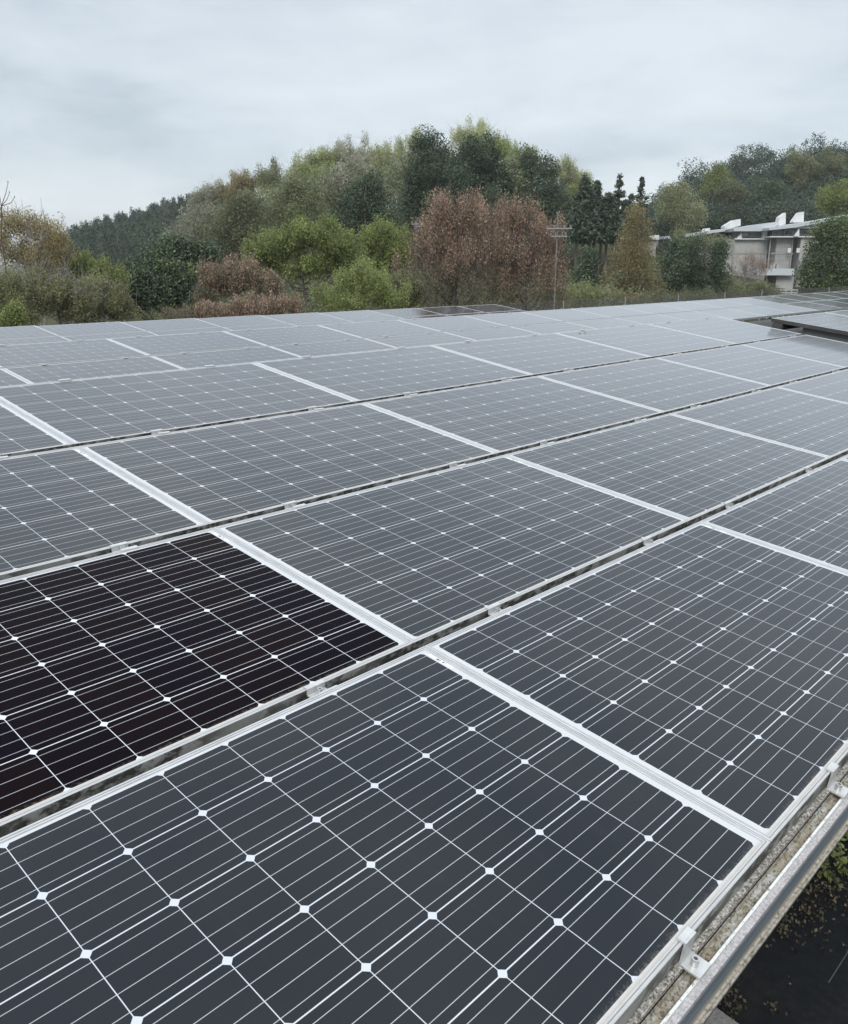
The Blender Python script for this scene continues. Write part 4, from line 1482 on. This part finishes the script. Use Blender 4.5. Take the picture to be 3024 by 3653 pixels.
# canopy and lower wall
MB().box(*slab(900, 615, 1250, 676, BD - 3.5, 3.4)).build('canopy', M['sheet'], bb)
MB().box(*slab(1060, 680, 1245, 900, BD - 2.8, 2.7)).build('lower_wall', M['beige'], bb)
for x0 in (1185, 1266):
    MB().box(*slab(x0, 425, x0 + 32, 467, BD - .75, .14)).build('wall_vent', M['trim'], bb)
mb = MB()
for x0, y0 in ((1025, 580), (1050, 565), (1080, 575)):
    mb.box(*slab(x0, y0, x0 + 24, 614, BD - 1.2, .6))
mb.build('air_conditioner', M['wallg'], bb)

# white railing by the building
ra_ = thing('white_railing', 'white railing in front of the lower wall of the grey building', 'railing', (at(2800, 1040, 74).x, 74, 0))
a_, b_ = at(2746, 1034, 74), at(2846, 1028, 74)
ox = ra_.location.x
mb = MB()
for z in (a_.z, a_.z - .22, a_.z - .42):
    mb.box((a_.x - ox, -.03, z - .07), (b_.x - ox, .03, z + .04))
mb.build('rail', M['trim'], ra_)
for i in range(6):
    x = a_.x + (b_.x - a_.x) * i / 5 - ox
    MB().box((x - .04, .031, 0), (x + .04, .10, a_.z + .06)).build('post', M['trim'], ra_)
# small beige hut between the bushes
h0, h1 = at(2388, 1000, 62), at(2427, 975, 62)
hut = thing('small_hut', 'small beige hut between the dark bushes left of the building', 'hut', ((h0.x + h1.x) / 2, 62, 0))
hw = (h1.x - h0.x) / 2
MB().box((-hw, 0, -.2), (hw, 1.4, h1.z - .12)).build('wall', M['beige'], hut)
MB().prism([(-hw - .08, h1.z - .119), (hw + .08, h1.z - .119), (hw + .08, h1.z - .04), (0, h1.z + .06), (-hw - .08, h1.z - .04)], -.1, 1.5, (0, 2)).build('roof', M['sheet'], hut)
# small white gable of another roof seen through the trees
MB_h = thing('white_shed', 'small white roofed shed glimpsed left of the building', 'shed', (at(2330, 850, 100).x, 100, 0))
s0, s1 = at(2318, 870, 100), at(2342, 845, 100)
MB().box((s0.x - MB_h.location.x, 0, -.2), (s1.x - MB_h.location.x, 2.5, s1.z - .3)).build('wall', M['wallg'], MB_h)
MB().prism([(s0.x - MB_h.location.x - .2, s1.z - .299), (s1.x - MB_h.location.x + .2, s1.z - .299), (s1.x - MB_h.location.x + .2, s1.z + .2), (s0.x - MB_h.location.x - .2, s1.z - .05)], -.3, 2.8, (0, 2)).build('roof', M['trim'], MB_h)

# ------------------------------------------------------------------ litter, moss and vine below the eave
rng = np.random.default_rng(77)


def litter(name, spots, leaf, n, size, label, cat, kind=None):
    vl, tl = [], []
    for (px, py, r, m_) in spots:
        p = on_ground(px, py, .02)
        c = np.stack([rng.normal(0, r, m_) + p.x, rng.normal(0, r, m_) + p.y, np.abs(rng.normal(.02, .02, m_)) + .02], 1)
        v, t = leaf_cards(c, np.clip(rng.normal(.45, .25, m_), 0, 1), n, (.04, .04, .012), size, 1.5, .0, rng)
        vl.append(v)
        tl.append(t)
    o = obj(name, foliage_mesh(name, vl, tl, LEAF[leaf]))
    tag(o, label, cat, kind=kind)


litter('moss_litter', [(2975, 3170, .30, 120), (2900, 3215, .20, 60), (2835, 3285, .16, 50), (2780, 3330, .12, 14), (2580, 3570, .10, 34), (2550, 3580, .07, 20), (2760, 3605, .03, 6),
                       (2930, 3400, .9, 12), (2800, 3450, .6, 6)], 'litter', 3, .036, 'dry moss and fallen leaves on the dark paving below the eave', 'litter', 'stuff')
T2 = on_ground(3010, 3080)
o = thing('leafy_vine', 'low leafy green vine on the dark paving at the right edge', 'plant', (T2.x, T2.y, 0))
cs_, ts_ = [], []
mb = MB()
for i in range(46):
    a = Vector((rng.normal(0.15, .45), rng.normal(.2, .45), .02))
    h = rng.uniform(.08, .42)
    tip = a + Vector((rng.normal(0, .12), rng.normal(0, .12), h))
    for q in np.linspace(.2, 1, 8):
        cs_.append(tuple(a.lerp(tip, q)))
        ts_.append(rng.uniform(.15, .85))
v, t = leaf_cards(np.array(cs_), np.array(ts_), 3, (.035, .035, .02), .06, 1.5, .1, rng)
obj('leaves', foliage_mesh('leaves', [v], [t], LEAF['fresh']), o)

# ------------------------------------------------------------------ faint haze over the whole place
m = bpy.data.materials.new('haze_air')
m.use_nodes = True
m.node_tree.nodes.clear()
o_ = m.node_tree.nodes.new('ShaderNodeOutputMaterial')
pv = m.node_tree.nodes.new('ShaderNodeVolumePrincipled')
pv.inputs['Color'].default_value = (.97, .98, 1.0, 1)
pv.inputs['Density'].default_value = 0.00028
pv.inputs['Anisotropy'].default_value = 0.2
m.node_tree.links.new(pv.outputs[0], o_.inputs['Volume'])
hz = MB().box((-3100, -3100, -1.5), (3100, 4100, 46)).build('haze', m)
tag(hz, kind='stuff')
